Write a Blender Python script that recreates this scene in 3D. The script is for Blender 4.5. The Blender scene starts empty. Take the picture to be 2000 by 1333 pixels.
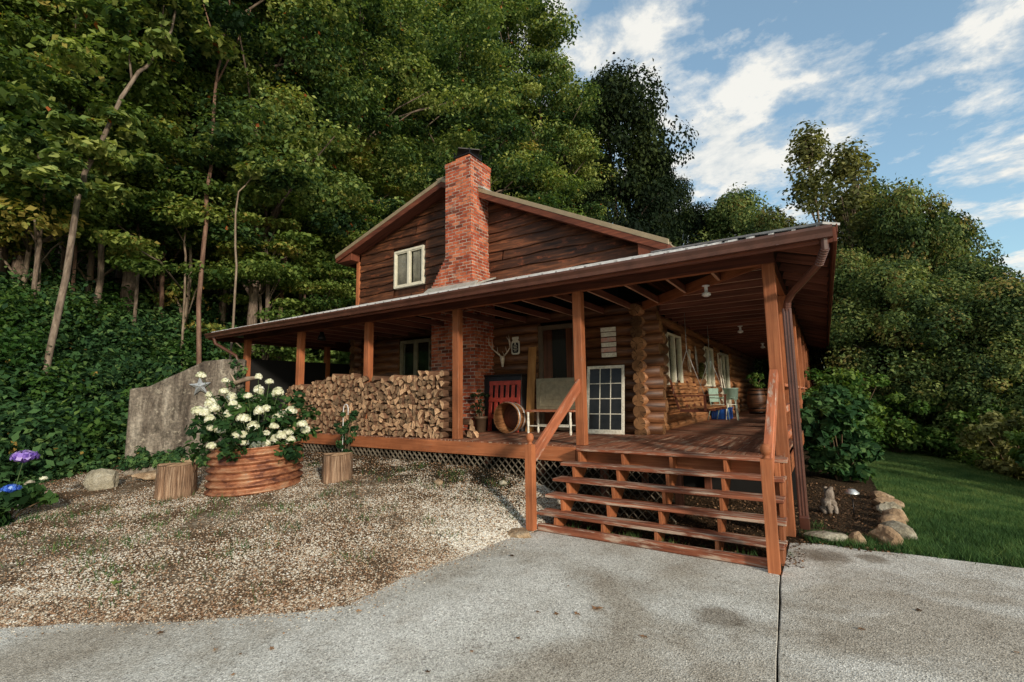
import bpy, math, random
import numpy as np
from mathutils import Vector, Matrix
random.seed(7)
sc = bpy.context.scene
COL = sc.collection
R_ = math.radians
PI = math.pi

# ------------------------------------------------------------ object helpers
def tag(o, label=None, cat=None, group=None, kind=None):
    if label: o['label'] = label
    if cat: o['category'] = cat
    if group: o['group'] = group
    if kind: o['kind'] = kind
    return o

def empty(name, loc=(0, 0, 0), rz=0.0, label=None, cat=None, group=None):
    o = bpy.data.objects.new(name, None)
    COL.objects.link(o)
    o.location = loc
    o.rotation_euler = (0, 0, rz)
    o.empty_display_size = .1
    return tag(o, label, cat, group)

def np_mesh(name, V, F, mats, midx=None, tint=None, uv=None, smooth=False):
    """V (n,3); F (m,k) faces of equal size"""
    me = bpy.data.meshes.new(name)
    V = np.ascontiguousarray(V, np.float32)
    F = np.ascontiguousarray(F, np.int32)
    m, k = F.shape
    me.vertices.add(len(V)); me.vertices.foreach_set('co', V.ravel())
    me.loops.add(m * k); me.loops.foreach_set('vertex_index', F.ravel())
    me.polygons.add(m); me.polygons.foreach_set('loop_start', np.arange(0, m * k, k, dtype=np.int32))
    me.polygons.foreach_set('loop_total', np.full(m, k, np.int32))
    if smooth: me.polygons.foreach_set('use_smooth', np.ones(m, bool))
    if midx is not None: me.polygons.foreach_set('material_index', np.ascontiguousarray(midx, np.int32))
    for mt in mats: me.materials.append(mt)
    if tint is not None:
        a = me.attributes.new('tint', 'FLOAT', 'FACE'); a.data.foreach_set('value', np.ascontiguousarray(tint, np.float32))
    me.update(calc_edges=True)
    return me

class MB:
    """collects primitives and links them as ONE mesh object"""
    def __init__(s): s.v = []; s.f = []; s.uv = []; s.m = []; s.t = []; s.sm = []
    def add(s, V, F, UV, mi=0, t=None, sm=False):
        b = len(s.v); s.v.extend(tuple(x) for x in V)
        if t is None: t = random.random()
        for i, f in enumerate(F):
            s.f.append([b + j for j in f]); s.uv.append(UV[i])
            s.m.append(mi[i] if isinstance(mi, (list, tuple)) else mi); s.t.append(t)
            s.sm.append(sm[i] if isinstance(sm, (list, tuple)) else sm)
    def box(s, c, size, rot=None, mi=0, t=None, jit=0, world_uv=False):
        sx, sy, sz = [a / 2 for a in size]
        P = [Vector((x, y, z)) for x in (-sx, sx) for y in (-sy, sy) for z in (-sz, sz)]
        if jit: P = [p + Vector([random.uniform(-jit, jit) for _ in range(3)]) for p in P]
        F = [(0, 1, 3, 2), (4, 6, 7, 5), (0, 4, 5, 1), (2, 3, 7, 6), (0, 2, 6, 4), (1, 5, 7, 3)]
        ax = max(range(3), key=lambda i: size[i]); o1, o2 = [i for i in range(3) if i != ax]
        ou, ov = random.random() * 9, random.random() * 9
        UV = []
        for fi, f in enumerate(F):
            n = fi // 2
            if world_uv:
                q = [P[i] + Vector(c) for i in f]
                UV.append([((p.y if n == 0 else p.x), (p.z if n != 2 else p.y)) for p in q])
            else:
                vax = o2 if n == o1 else o1
                uax = ax if n != ax else [i for i in (o1, o2) if i != vax][0]
                UV.append([(P[i][uax] + ou, P[i][vax] + ov + .37 * fi) for i in f])
        M = rot if rot is not None else Matrix.Identity(3)
        s.add([M @ p + Vector(c) for p in P], F, UV, mi, t)
        return s
    def bx(s, x0, x1, y0, y1, z0, z1, **k):
        return s.box(((x0 + x1) / 2, (y0 + y1) / 2, (z0 + z1) / 2), (abs(x1 - x0), abs(y1 - y0), abs(z1 - z0)), **k)
    def bar(s, a, b, w, h, up=(0, 0, 1), **k):
        """beam from a to b; w = sideways width, h = thickness along 'up'"""
        a = Vector(a); b = Vector(b); d = b - a; L = d.length; d.normalize()
        side = d.cross(Vector(up))
        if side.length < 1e-4: side = d.cross(Vector((1, 0, 0)))
        side.normalize(); u = side.cross(d)
        M = Matrix((d, side, u)).transposed()
        return s.box((a + b) / 2, (L, w, h), rot=M, **k)
    def tube(s, pts, rad, n=10, mi=0, cap=None, t=None, sm=True, rn=0, seed=None):
        pts = [Vector(p) for p in pts]
        if not isinstance(rad, (list, tuple)): rad = [rad] * len(pts)
        V = []; side = None; L = 0; us = []
        for i, p in enumerate(pts):
            d = (pts[min(i + 1, len(pts) - 1)] - pts[max(i - 1, 0)]).normalized()
            if side is None:
                side = d.cross(Vector((0, 0, 1)))
                if side.length < .1: side = d.cross(Vector((1, 0, 0)))
            side = (side - d * side.dot(d)).normalized(); u = d.cross(side)
            if i: L += (p - pts[i - 1]).length
            us.append(L)
            for k in range(n):
                a = 2 * PI * k / n
                r = rad[i] * (1 + random.uniform(-rn, rn))
                V.append(p + side * (math.cos(a) * r) + u * (math.sin(a) * r))
        F = []; UV = []; mm = []; ss = []
        o = random.random() * 9
        for i in range(len(pts) - 1):
            for k in range(n):
                k2 = (k + 1) % n
                F.append((i * n + k, i * n + k2, (i + 1) * n + k2, (i + 1) * n + k))
                c = 2 * PI / n * max(rad[0], .01)
                UV.append([(us[i] + o, k * c + o), (us[i] + o, (k + 1) * c + o), (us[i + 1] + o, (k + 1) * c + o), (us[i + 1] + o, k * c + o)])
                mm.append(mi); ss.append(sm)
        for e, rev in ((0, True), (len(pts) - 1, False)):
            idx = [e * n + k for k in range(n)]
            if rev: idx = idx[::-1]
            F.append(tuple(idx)); UV.append([(.5 + .5 * math.cos(2 * PI * k / n), .5 + .5 * math.sin(2 * PI * k / n)) for k in range(n)])
            mm.append(cap if cap is not None else mi); ss.append(False)
        s.add(V, F, UV, mm, t, ss)
        return s
    def lathe(s, prof, c=(0, 0, 0), n=24, mi=0, t=None, sm=True, axis=None, closed=False, wob=0):
        """prof: list of (r,z)"""
        V = []; M = axis if axis is not None else Matrix.Identity(3)
        for r, z in prof:
            for k in range(n):
                a = 2 * PI * k / n
                V.append(M @ Vector((r * math.cos(a), r * math.sin(a), z + wob * math.sin(a + .6))) + Vector(c))
        F = []; UV = []; L = 0
        for i in range(len(prof) - 1):
            dl = math.hypot(prof[i + 1][0] - prof[i][0], prof[i + 1][1] - prof[i][1])
            for k in range(n):
                k2 = (k + 1) % n
                F.append((i * n + k, i * n + k2, (i + 1) * n + k2, (i + 1) * n + k))
                w = 2 * PI * max(p[0] for p in prof) / n
                UV.append([(k * w, L), (k * w + w, L), (k * w + w, L + dl), (k * w, L + dl)])
            L += dl
        s.add(V, F, UV, mi, t, sm)
        return s
    def poly(s, pts, mi=0, t=None):
        s.add(pts, [tuple(range(len(pts)))], [[(p[0], p[1]) for p in pts]], mi, t); return s
    def slab(s, pts, d, mi=0, t=None, uvf=None):
        """closed plate: outline pts (3D) extruded by vector d"""
        n = len(pts); d = Vector(d); P = [Vector(p) for p in pts]; V = P + [p + d for p in P]
        F = [tuple(range(n))[::-1], tuple(range(n, 2 * n))] + [(i, (i + 1) % n, n + (i + 1) % n, n + i) for i in range(n)]
        g = uvf or (lambda p: (p[0], p[1]))
        UV = [[g(V[i]) for i in f] for f in F]
        s.add(V, F, UV, mi, t); return s
    def build(s, name, mats, parent=None, bevel=0, loc=None):
        me = bpy.data.meshes.new(name)
        me.from_pydata([tuple(v) for v in s.v], [], s.f)
        if not isinstance(mats, (list, tuple)): mats = [mats]
        for m in mats: me.materials.append(m)
        me.polygons.foreach_set('material_index', s.m)
        me.polygons.foreach_set('use_smooth', s.sm)
        uvl = me.uv_layers.new(name='UVMap')
        flat = []
        for u in s.uv:
            for a in u: flat.extend((float(a[0]), float(a[1])))
        uvl.data.foreach_set('uv', flat)
        a = me.attributes.new('tint', 'FLOAT', 'FACE'); a.data.foreach_set('value', s.t)
        me.update()
        o = bpy.data.objects.new(name, me); COL.objects.link(o)
        if parent is not None: o.parent = parent
        if loc is not None: o.location = loc
        if bevel:
            b = o.modifiers.new('bevel', 'BEVEL'); b.width = bevel; b.segments = 1; b.limit_method = 'ANGLE'
        return o

def link_mesh(name, me, parent=None, loc=(0, 0, 0), rz=0, scale=(1, 1, 1)):
    o = bpy.data.objects.new(name, me); COL.objects.link(o)
    o.parent = parent; o.location = loc; o.rotation_euler = (0, 0, rz); o.scale = scale
    return o

def copy_tree(o, parent=None):
    c = o.copy(); COL.objects.link(c); c.parent = parent
    for ch in list(o.children): copy_tree(ch, c)
    return c

# ------------------------------------------------------------ node helpers
class NT:
    def __init__(s, mat): s.t = mat.node_tree; s.n = s.t.nodes; s.l = s.t.links
    def new(s, typ, **k):
        n = s.n.new(typ)
        for a, b in k.items():
            if a.startswith('i_'):
                key = a[2:]; key = int(key) if key.isdigit() else key.replace('_', ' ')
                n.inputs[key].default_value = b
            else: setattr(n, a, b)
        return n
    def link(s, a, b): s.l.new(a, b)
def new_mat(name, rough=.8, spec=.3):
    m = bpy.data.materials.new(name); m.use_nodes = True
    T = NT(m); b = T.n['Principled BSDF']
    b.inputs['Roughness'].default_value = rough
    b.inputs['Specular IOR Level'].default_value = spec
    return m, T, b
def c4(c): return (c[0], c[1], c[2], 1)
def ramp(T, fac, stops, interp='LINEAR'):
    r = T.new('ShaderNodeValToRGB'); r.color_ramp.interpolation = interp
    e = r.color_ramp.elements
    while len(e) < len(stops): e.new(.5)
    for i, (p, c) in enumerate(stops): e[i].position = p; e[i].color = c4(c)
    T.link(fac, r.inputs[0]); return r.outputs[0]
def noise(T, vec, scale, detail=4, rough=.55, dist=0):
    n = T.new('ShaderNodeTexNoise'); n.inputs['Scale'].default_value = scale; n.inputs['Detail'].default_value = detail
    n.inputs['Roughness'].default_value = rough; n.inputs['Distortion'].default_value = dist
    if vec is not None: T.link(vec, n.inputs['Vector'])
    return n.outputs['Fac']
def mapping(T, src, scale=(1, 1, 1), loc=(0, 0, 0)):
    m = T.new('ShaderNodeMapping'); m.inputs['Scale'].default_value = scale; m.inputs['Location'].default_value = loc
    T.link(src, m.inputs['Vector']); return m.outputs[0]
def coord(T, which='Object'):
    return T.new('ShaderNodeTexCoord').outputs[which]
def attr(T, name='tint', out='Fac'):
    n = T.new('ShaderNodeAttribute'); n.attribute_name = name; return n.outputs[out]
def mix(T, fac, a, b, mode='MIX'):
    n = T.new('ShaderNodeMix', data_type='RGBA', blend_type=mode)
    for sock, v in ((n.inputs[0], fac), (n.inputs[6], a), (n.inputs[7], b)):
        if hasattr(v, 'node'): T.link(v, sock)
        elif isinstance(v, (int, float)): sock.default_value = v
        else: sock.default_value = c4(v)
    return n.outputs[2]
def math_(T, op, a, b=0.0, clamp=False):
    n = T.new('ShaderNodeMath', operation=op, use_clamp=clamp)
    for i, v in enumerate((a, b)):
        if hasattr(v, 'node'): T.link(v, n.inputs[i])
        else: n.inputs[i].default_value = v
    return n.outputs[0]
def bump(T, bsdf, h, strength=.5, dist=.01):
    n = T.new('ShaderNodeBump'); n.inputs['Strength'].default_value = strength; n.inputs['Distance'].default_value = dist
    T.link(h, n.inputs['Height']); T.link(n.outputs[0], bsdf.inputs['Normal'])

def wood(name, dark, mid, light, worn=None, worn_amt=0.0, rough=.65, us=1.6, vs=34, spec=.3, var=.5, bstr=.35):
    m, T, b = new_mat(name, rough, spec)
    uv = coord(T, 'UV')
    g = noise(T, mapping(T, uv, (us, vs, 1)), 1.0, 6, .6, .6)
    fine = noise(T, mapping(T, uv, (us * 3, vs * 4, 1)), 1.0, 3, .6)
    f = math_(T, 'ADD', math_(T, 'MULTIPLY', g, .75), math_(T, 'MULTIPLY', fine, .25))
    colr = ramp(T, f, [(.33, dark), (.5, mid), (.68, light)])
    t = attr(T)
    v = math_(T, 'ADD', math_(T, 'MULTIPLY', t, var), 1 - var / 2)
    vm = T.new('ShaderNodeCombineColor'); [T.link(v, vm.inputs[i]) for i in range(3)]
    colr = mix(T, 1.0, colr, vm.outputs[0], 'MULTIPLY')
    big = noise(T, coord(T, 'Object'), .9, 5, .6)
    colr = mix(T, 1.0, colr, ramp(T, big, [(.3, (.55, .55, .55)), (.6, (1.1, 1.1, 1.1))]), 'MULTIPLY')
    if worn is not None:
        w = noise(T, mapping(T, uv, (us * 1.6, vs * .5, 1)), 1.0, 7, .7, .3)
        wf = ramp(T, w, [(.62 - worn_amt * .3, (0, 0, 0)), (.70 - worn_amt * .25, (1, 1, 1))])
        colr = mix(T, math_(T, 'MULTIPLY', wf, .85), colr, worn)
    if name == 'waney_siding':
        kn = noise(T, mapping(T, coord(T, 'Object'), (1, 1, 3)), 2.6, 6, .75)
        colr = mix(T, math_(T, 'MULTIPLY', ramp(T, kn, [(.56, (0, 0, 0)), (.68, (1, 1, 1))]), .75), colr, (.30, .085, .035))
    T.link(colr, b.inputs['Base Color'])
    bump(T, b, f, bstr, .006)
    return m
def plain(name, c, rough=.6, metal=0.0, var=.25, sc_=6, spec=.4, c2=None, bs=.15):
    m, T, b = new_mat(name, rough, spec)
    n = noise(T, coord(T), sc_, 6, .65)
    lo = tuple(a * (1 - var) for a in c) if c2 is None else c2
    hi = tuple(min(1, a * (1 + var)) for a in c)
    T.link(ramp(T, n, [(.35, lo), (.65, hi)]), b.inputs['Base Color'])
    b.inputs['Metallic'].default_value = metal
    bump(T, b, noise(T, coord(T), sc_ * 6, 4), bs, .004)
    return m

# ------------------------------------------------------------ materials
M = {}
M['stain'] = wood('red_brown_stain', (.22, .065, .024), (.34, .11, .042), (.44, .16, .066), worn=(.30, .15, .085), worn_amt=.08, us=1.2, vs=30, var=.35, bstr=.5)
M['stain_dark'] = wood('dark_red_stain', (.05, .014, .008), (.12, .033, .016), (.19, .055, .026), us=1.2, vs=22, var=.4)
M['tread'] = wood('worn_stair_stain', (.11, .03, .015), (.25, .075, .035), (.38, .13, .065), worn=(.46, .36, .27), worn_amt=.42, us=1.1, vs=26, var=.4, bstr=.7)
M['rail'] = wood('worn_rail_stain', (.20, .06, .03), (.38, .12, .055), (.50, .18, .09), worn=(.46, .40, .32), worn_amt=.2, us=1.5, vs=20, var=.2, bstr=.6)
M['deck'] = wood('deck_boards', (.09, .03, .016), (.20, .07, .035), (.32, .125, .065), worn=(.42, .29, .20), worn_amt=.34, us=1.0, vs=22, var=.8, bstr=.6)
M['joist'] = wood('joist_wood', (.08, .027, .015), (.18, .06, .034), (.27, .10, .058), us=1.0, vs=20, var=.5)
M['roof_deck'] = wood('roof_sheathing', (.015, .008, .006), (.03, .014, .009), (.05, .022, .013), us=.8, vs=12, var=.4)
M['siding'] = wood('waney_siding', (.018, .008, .005), (.075, .028, .013), (.21, .075, .030), us=1.3, vs=16, var=.85, bstr=.8, rough=.55)
M['log'] = wood('shaded_varnished_log', (.035, .013, .006), (.12, .046, .019), (.24, .10, .04), us=1.6, vs=14, var=.7, bstr=.5, rough=.5)  # front wall logs, porch shade darkened into the colour
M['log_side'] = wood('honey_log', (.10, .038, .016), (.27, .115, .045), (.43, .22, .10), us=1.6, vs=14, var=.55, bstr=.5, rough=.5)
M['board_tan'] = wood('tan_board', (.26, .11, .03), (.42, .19, .055), (.52, .26, .09), us=1.2, vs=12, var=.2)
def end_grain(name, a, bcol):
    m, T, b = new_mat(name, .75, .2)
    uv = mapping(T, coord(T, 'UV'), (1, 1, 1), (-.5, -.5, 0))
    w = T.new('ShaderNodeTexWave', wave_type='RINGS', rings_direction='Z'); w.inputs['Scale'].default_value = 7
    w.inputs['Distortion'].default_value = 2.2; w.inputs['Detail'].default_value = 3; T.link(uv, w.inputs['Vector'])
    base = ramp(T, w.outputs['Fac'], [(0, a), (1, bcol)])
    gr_ = T.new('ShaderNodeTexGradient', gradient_type='RADIAL'); T.link(uv, gr_.inputs[0])
    ck = T.new('ShaderNodeTexNoise', noise_dimensions='1D'); ck.inputs['Scale'].default_value = 14; T.link(math_(T, 'ADD', gr_.outputs['Fac'], math_(T, 'MULTIPLY', attr(T), 7.0)), ck.inputs['W'])
    base = mix(T, ramp(T, ck.outputs['Fac'], [(.62, (0, 0, 0)), (.68, (.8, .8, .8))]), base, (.03, .014, .008))
    n = noise(T, coord(T), 9, 5)
    base = mix(T, 1.0, base, ramp(T, n, [(.35, (.6, .55, .5)), (.6, (1.1, 1.1, 1.1))]), 'MULTIPLY')
    t = attr(T); v = math_(T, 'ADD', math_(T, 'MULTIPLY', t, 1.0), .35)
    vm = T.new('ShaderNodeCombineColor'); [T.link(v, vm.inputs[i]) for i in range(3)]
    T.link(mix(T, 1.0, base, vm.outputs[0], 'MULTIPLY'), b.inputs['Base Color'])
    return m
M['log_end'] = end_grain('log_end_grain', (.10, .045, .02), (.30, .15, .065))
M['fire_end'] = end_grain('split_wood_face', (.36, .19, .10), (.62, .42, .25))
M['fire_side'] = wood('firewood_side', (.05, .025, .014), (.15, .075, .042), (.30, .17, .10), us=3, vs=30, var=.7, bstr=.8)
M['bark'] = wood('bark', (.04, .028, .02), (.13, .092, .066), (.27, .205, .15), us=4, vs=22, var=.3, bstr=1.0, rough=.9)
M['stump_bark'] = wood('stump_bark', (.03, .016, .010), (.21, .12, .07), (.50, .36, .24), us=2.2, vs=22, var=.2, bstr=1.0, rough=.9)
M['bark_pale'] = wood('pale_bark', (.09, .062, .042), (.20, .145, .10), (.34, .265, .195), us=2.5, vs=9, var=.3, bstr=.6, rough=.9)
M['bark_mid'] = wood('brown_grey_bark', (.06, .042, .03), (.17, .125, .09), (.30, .235, .175), us=2.5, vs=9, var=.3, bstr=.9, rough=.9)
M['bark_red'] = wood('reddish_bark', (.09, .045, .03), (.20, .11, .075), (.30, .19, .13), us=2.5, vs=9, var=.3, bstr=.6, rough=.9)
M['cream'] = plain('cream_frame', (.62, .57, .44), .5, var=.12, sc_=10)
M['white'] = plain('chipped_white_paint', (.66, .62, .52), .6, var=.15, sc_=25, c2=(.50, .44, .34))
M['white_metal'] = plain('white_metal', (.75, .74, .72), .4, var=.1)
M['galv'] = plain('galvanised', (.52, .53, .52), .45, .7, var=.3, sc_=14)
M['black'] = plain('black_paint', (.012, .012, .014), .5, var=.3)
M['black_metal'] = plain('black_metal', (.02, .018, .017), .4, .6, var=.3)
M['red'] = plain('faded_red_paint', (.40, .05, .030), .55, var=.3, sc_=12)
M['blue'] = plain('blue_plastic', (.01, .07, .30), .35, var=.1)
M['mint'] = plain('mint_metal', (.26, .36, .29), .45, var=.15, sc_=12)
M['beige'] = plain('beige_paint', (.22, .185, .115), .55, var=.2, sc_=10)
M['gutter'] = plain('brown_gutter', (.10, .040, .027), .30, .0, var=.25, sc_=5, spec=.6)
M['tan_metal'] = plain('tan_roof_edge', (.27, .205, .125), .45, .1, var=.15, sc_=4)
M['clay'] = plain('clay_flue', (.50, .15, .06), .8, var=.25, sc_=9)
M['pot'] = plain('brown_pot', (.10, .06, .035), .6, var=.3)
M['bone'] = plain('bone', (.55, .45, .34), .7, var=.2, sc_=20)
M['flash'] = plain('lead_flashing', (.42, .40, .35), .5, .3, var=.2)
def roof_metal():
    m, T, b = new_mat('ribbed_roof_metal', .38, .5)
    n = noise(T, mapping(T, coord(T), (1.2, 1.2, 1)), 2.2, 6, .7)
    T.link(ramp(T, n, [(.3, (.30, .29, .28)), (.5, (.48, .47, .46)), (.7, (.60, .59, .57))]), b.inputs['Base Color'])
    b.inputs['Metallic'].default_value = .25
    return m
M['roof'] = roof_metal()
def glass_mat():
    m, T, b = new_mat('window_glass', .04, .8)
    T.n.remove(b)
    out = T.n['Material Output']
    g = T.new('ShaderNodeBsdfGlossy'); g.inputs['Roughness'].default_value = .03; g.inputs['Color'].default_value = (.85, .9, .9, 1)
    t = T.new('ShaderNodeBsdfTransparent'); t.inputs['Color'].default_value = (.93, .94, .92, 1)
    fr = T.new('ShaderNodeFresnel'); fr.inputs['IOR'].default_value = 1.7
    mx = T.new('ShaderNodeMixShader')
    nb = T.new('ShaderNodeBump'); nb.inputs['Strength'].default_value = .08; nb.inputs['Distance'].default_value = .02
    T.link(noise(T, coord(T), 1.5, 2), nb.inputs['Height']); T.link(nb.outputs[0], g.inputs['Normal'])
    geo = T.new('ShaderNodeNewGeometry'); T.link(math_(T, 'MULTIPLY', fr.outputs[0], math_(T, 'SUBTRACT', 1.0, geo.outputs['Backfacing'])), mx.inputs[0]); T.link(t.outputs[0], mx.inputs[1]); T.link(g.outputs[0], mx.inputs[2])
    T.link(mx.outputs[0], out.inputs['Surface'])
    return m
M['glass'] = glass_mat()
M['glass_dark'] = plain('dark_pane', (.012, .011, .010), .22, var=.5, spec=.25)  # near-black colour stands for the shade seen behind the sash
M['curtain'] = plain('curtain', (.24, .215, .18), .9, var=.3, sc_=5)
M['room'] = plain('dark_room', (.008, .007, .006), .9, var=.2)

def brick_mat():
    m, T, b = new_mat('old_red_brick', .8, .25)
    uv = coord(T, 'UV')
    wob = T.new('ShaderNodeVectorMath', operation='ADD')
    nz = T.new('ShaderNodeTexNoise'); nz.inputs['Scale'].default_value = 9; T.link(uv, nz.inputs['Vector'])
    sub = T.new('ShaderNodeVectorMath', operation='MULTIPLY_ADD'); T.link(nz.outputs['Color'], sub.inputs[0])
    sub.inputs[1].default_value = (.018, .014, 0); sub.inputs[2].default_value = (-.009, -.007, 0)
    T.link(uv, wob.inputs[0]); T.link(sub.outputs[0], wob.inputs[1])
    k = T.new('ShaderNodeTexBrick'); k.offset = .5
    for a, v in (('Scale', 1.0), ('Mortar Size', .008), ('Mortar Smooth', .25), ('Bias', 0.0), ('Brick Width', .212), ('Row Height', .076)):
        k.inputs[a].default_value = v
    k.inputs['Color1'].default_value = (0, 0, 0, 1); k.inputs['Color2'].default_value = (1, 1, 1, 1); k.inputs['Mortar'].default_value = (.5, .5, .5, 1)
    T.link(wob.outputs[0], k.inputs['Vector'])
    br = ramp(T, k.outputs['Color'], [(0, (.05, .02, .016)), (.07, (.10, .03, .02)), (.15, (.27, .05, .025)), (.45, (.40, .085, .038)), (.7, (.52, .13, .055)), (1, (.62, .24, .13))])
    n = noise(T, coord(T), 3.5, 6, .7)
    br = mix(T, .28, br, (.38, .09, .042))
    br = mix(T, 1.0, br, ramp(T, n, [(.30, (.50, .44, .40)), (.58, (1.15, 1.1, 1.05))]), 'MULTIPLY')
    fine = noise(T, coord(T), 60, 3, .6)
    br = mix(T, 1.0, br, ramp(T, fine, [(.3, (.7, .7, .7)), (.7, (1.2, 1.2, 1.2))]), 'MULTIPLY')
    mo = ramp(T, noise(T, coord(T), 5, 4), [(.4, (.16, .12, .10)), (.58, (.50, .42, .34))])
    c = mix(T, k.outputs['Fac'], br, mo)
    pale = ramp(T, noise(T, coord(T), 2.3, 5, .7), [(.60, (0, 0, 0)), (.70, (1, 1, 1))])
    c = mix(T, math_(T, 'MULTIPLY', pale, .35), c, (.45, .36, .27))
    T.link(c, b.inputs['Base Color'])
    h = math_(T, 'SUBTRACT', 1.0, k.outputs['Fac'])
    h = math_(T, 'ADD', h, math_(T, 'MULTIPLY', fine, .3))
    bump(T, b, h, .9, .012)
    return m
M['brick'] = brick_mat()

def leaf_mat(name, stops, transl=.35, rough=.55):
    m, T, b = new_mat(name, .7, .12)
    out = T.n['Material Output']
    c = ramp(T, attr(T), stops)
    T.link(c, b.inputs['Base Color'])
    tr = T.new('ShaderNodeBsdfTranslucent'); T.link(mix(T, 1.0, c, (1.35, 1.35, .65), 'MULTIPLY'), tr.inputs['Color'])
    mx = T.new('ShaderNodeMixShader'); mx.inputs[0].default_value = transl
    T.link(b.outputs[0], mx.inputs[1]); T.link(tr.outputs[0], mx.inputs[2]); T.link(mx.outputs[0], out.inputs['Surface'])
    return m
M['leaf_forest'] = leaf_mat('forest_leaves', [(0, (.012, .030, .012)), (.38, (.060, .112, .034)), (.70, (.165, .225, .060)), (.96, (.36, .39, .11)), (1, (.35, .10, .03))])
M['leaf_bright'] = leaf_mat('sapling_leaves', [(0, (.03, .065, .015)), (.5, (.14, .205, .045)), (.9, (.32, .37, .09)), (1, (.36, .20, .05))], .42)
M['leaf_dark'] = leaf_mat('oak_leaves', [(0, (.004, .010, .004)), (.5, (.014, .026, .009)), (1, (.055, .075, .020))], .2)
M['leaf_right'] = leaf_mat('right_wood_leaves', [(0, (.014, .032, .012)), (.5, (.088, .135, .042)), (.9, (.27, .30, .09)), (1, (.26, .13, .05))], .3)
M['leaf_olive'] = leaf_mat('olive_leaves', [(0, (.04, .05, .018)), (.5, (.12, .13, .045)), (1, (.26, .25, .09))], .35)
M['leaf_under'] = leaf_mat('undergrowth_leaves', [(0, (.012, .034, .014)), (.5, (.050, .115, .038)), (.9, (.13, .22, .065)), (.985, (.14, .20, .06)), (1, (.36, .24, .06))], .3)
M['leaf_hyd'] = leaf_mat('hydrangea_leaves', [(0, (.010, .03, .010)), (.5, (.028, .07, .02)), (1, (.08, .15, .035))], .25)
M['leaf_bed'] = leaf_mat('bush_leaves', [(0, (.014, .04, .014)), (.5, (.032, .085, .028)), (1, (.13, .22, .07))], .3)
M['leaf_lime'] = leaf_mat('lime_leaves', [(0, (.03, .08, .015)), (.5, (.09, .17, .035)), (1, (.22, .30, .08))], .4)
M['grass'] = leaf_mat('grass_blades', [(0, (.03, .07, .022)), (.6, (.075, .15, .045)), (1, (.17, .23, .07))], .25)
M['petal'] = leaf_mat('cream_petals', [(0, (.55, .56, .36)), (.5, (.75, .73, .58)), (1, (.85, .83, .74))], .25)
M['petal_purple'] = leaf_mat('purple_petals', [(0, (.10, .05, .30)), (.5, (.26, .15, .55)), (1, (.55, .42, .75))], .25)
M['petal_blue'] = leaf_mat('blue_petals', [(0, (.02, .06, .40)), (.5, (.06, .16, .62)), (1, (.35, .5, .85))], .25)
M['litter'] = leaf_mat('leaf_litter', [(0, (.05, .03, .018)), (.5, (.17, .095, .05)), (.85, (.31, .17, .09)), (1, (.43, .27, .15))], .1)
M['stem'] = plain('stem', (.12, .075, .04), .9, var=.3)
M['stem_green'] = plain('green_stem', (.06, .09, .03), .9, var=.3)

def rust_mat():
    m, T, b = new_mat('rusty_corrugated_steel', .55, .4)
    co = coord(T)
    n = noise(T, mapping(T, co, (2.5, 2.5, 5)), 1.4, 7, .68, .4)
    c = ramp(T, n, [(.30, (.035, .018, .015)), (.42, (.16, .06, .035)), (.52, (.36, .145, .07)), (.62, (.45, .25, .14)), (.72, (.25, .19, .16)), (.8, (.12, .08, .07))])
    T.link(c, b.inputs['Base Color']); b.inputs['Metallic'].default_value = .3
    bump(T, b, n, .3, .005); return m
M['rust'] = rust_mat()
def stone_mat(name, cols, s=4):
    m, T, b = new_mat(name, .9, .2)
    co = coord(T)
    n = noise(T, co, s, 7, .7); n2 = noise(T, co, s * 9, 4, .7)
    c = mix(T, 1.0, ramp(T, n, [(.3, cols[0]), (.5, cols[1]), (.7, cols[2])]), ramp(T, n2, [(.3, (.6, .6, .6)), (.65, (1.2, 1.2, 1.2))]), 'MULTIPLY')
    T.link(c, b.inputs['Base Color']); bump(T, b, math_(T, 'ADD', n, math_(T, 'MULTIPLY', n2, .4)), .8, .03); return m
M['rock'] = stone_mat('field_rock', [(.14, .11, .07), (.32, .28, .20), (.46, .42, .33)])
M['rock_brown'] = stone_mat('brown_rock', [(.13, .08, .045), (.33, .22, .13), (.46, .36, .24)])
M['statue'] = stone_mat('weathered_statue', [(.12, .09, .07), (.28, .22, .17), (.42, .36, .30)], 9)
def wall_mat():
    m, T, b = new_mat('stained_concrete_wall', .9, .2)
    co = coord(T)
    st = noise(T, mapping(T, co, (2.6, 2.6, .5)), 1.0, 8, .75, .5)
    fine = noise(T, co, 22, 5, .7)
    c = ramp(T, st, [(.34, (.03, .024, .02)), (.44, (.09, .072, .056)), (.54, (.20, .17, .135)), (.66, (.36, .32, .26))])
    blot = noise(T, co, 1.9, 7, .75)
    c = mix(T, math_(T, 'MULTIPLY', ramp(T, blot, [(.52, (0, 0, 0)), (.66, (1, 1, 1))]), .75), c, (.045, .038, .028))
    pt_ = noise(T, co, 5.5, 6, .7)
    c = mix(T, math_(T, 'MULTIPLY', ramp(T, pt_, [(.58, (0, 0, 0)), (.66, (1, 1, 1))]), .7), c, (.30, .27, .21))
    c = mix(T, 1.0, c, ramp(T, fine, [(.3, (.45, .45, .45)), (.7, (1.4, 1.35, 1.3))]), 'MULTIPLY')
    T.link(c, b.inputs['Base Color']); bump(T, b, math_(T, 'ADD', st, math_(T, 'MULTIPLY', fine, .5)), .7, .03); return m
M['wall'] = wall_mat()
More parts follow.
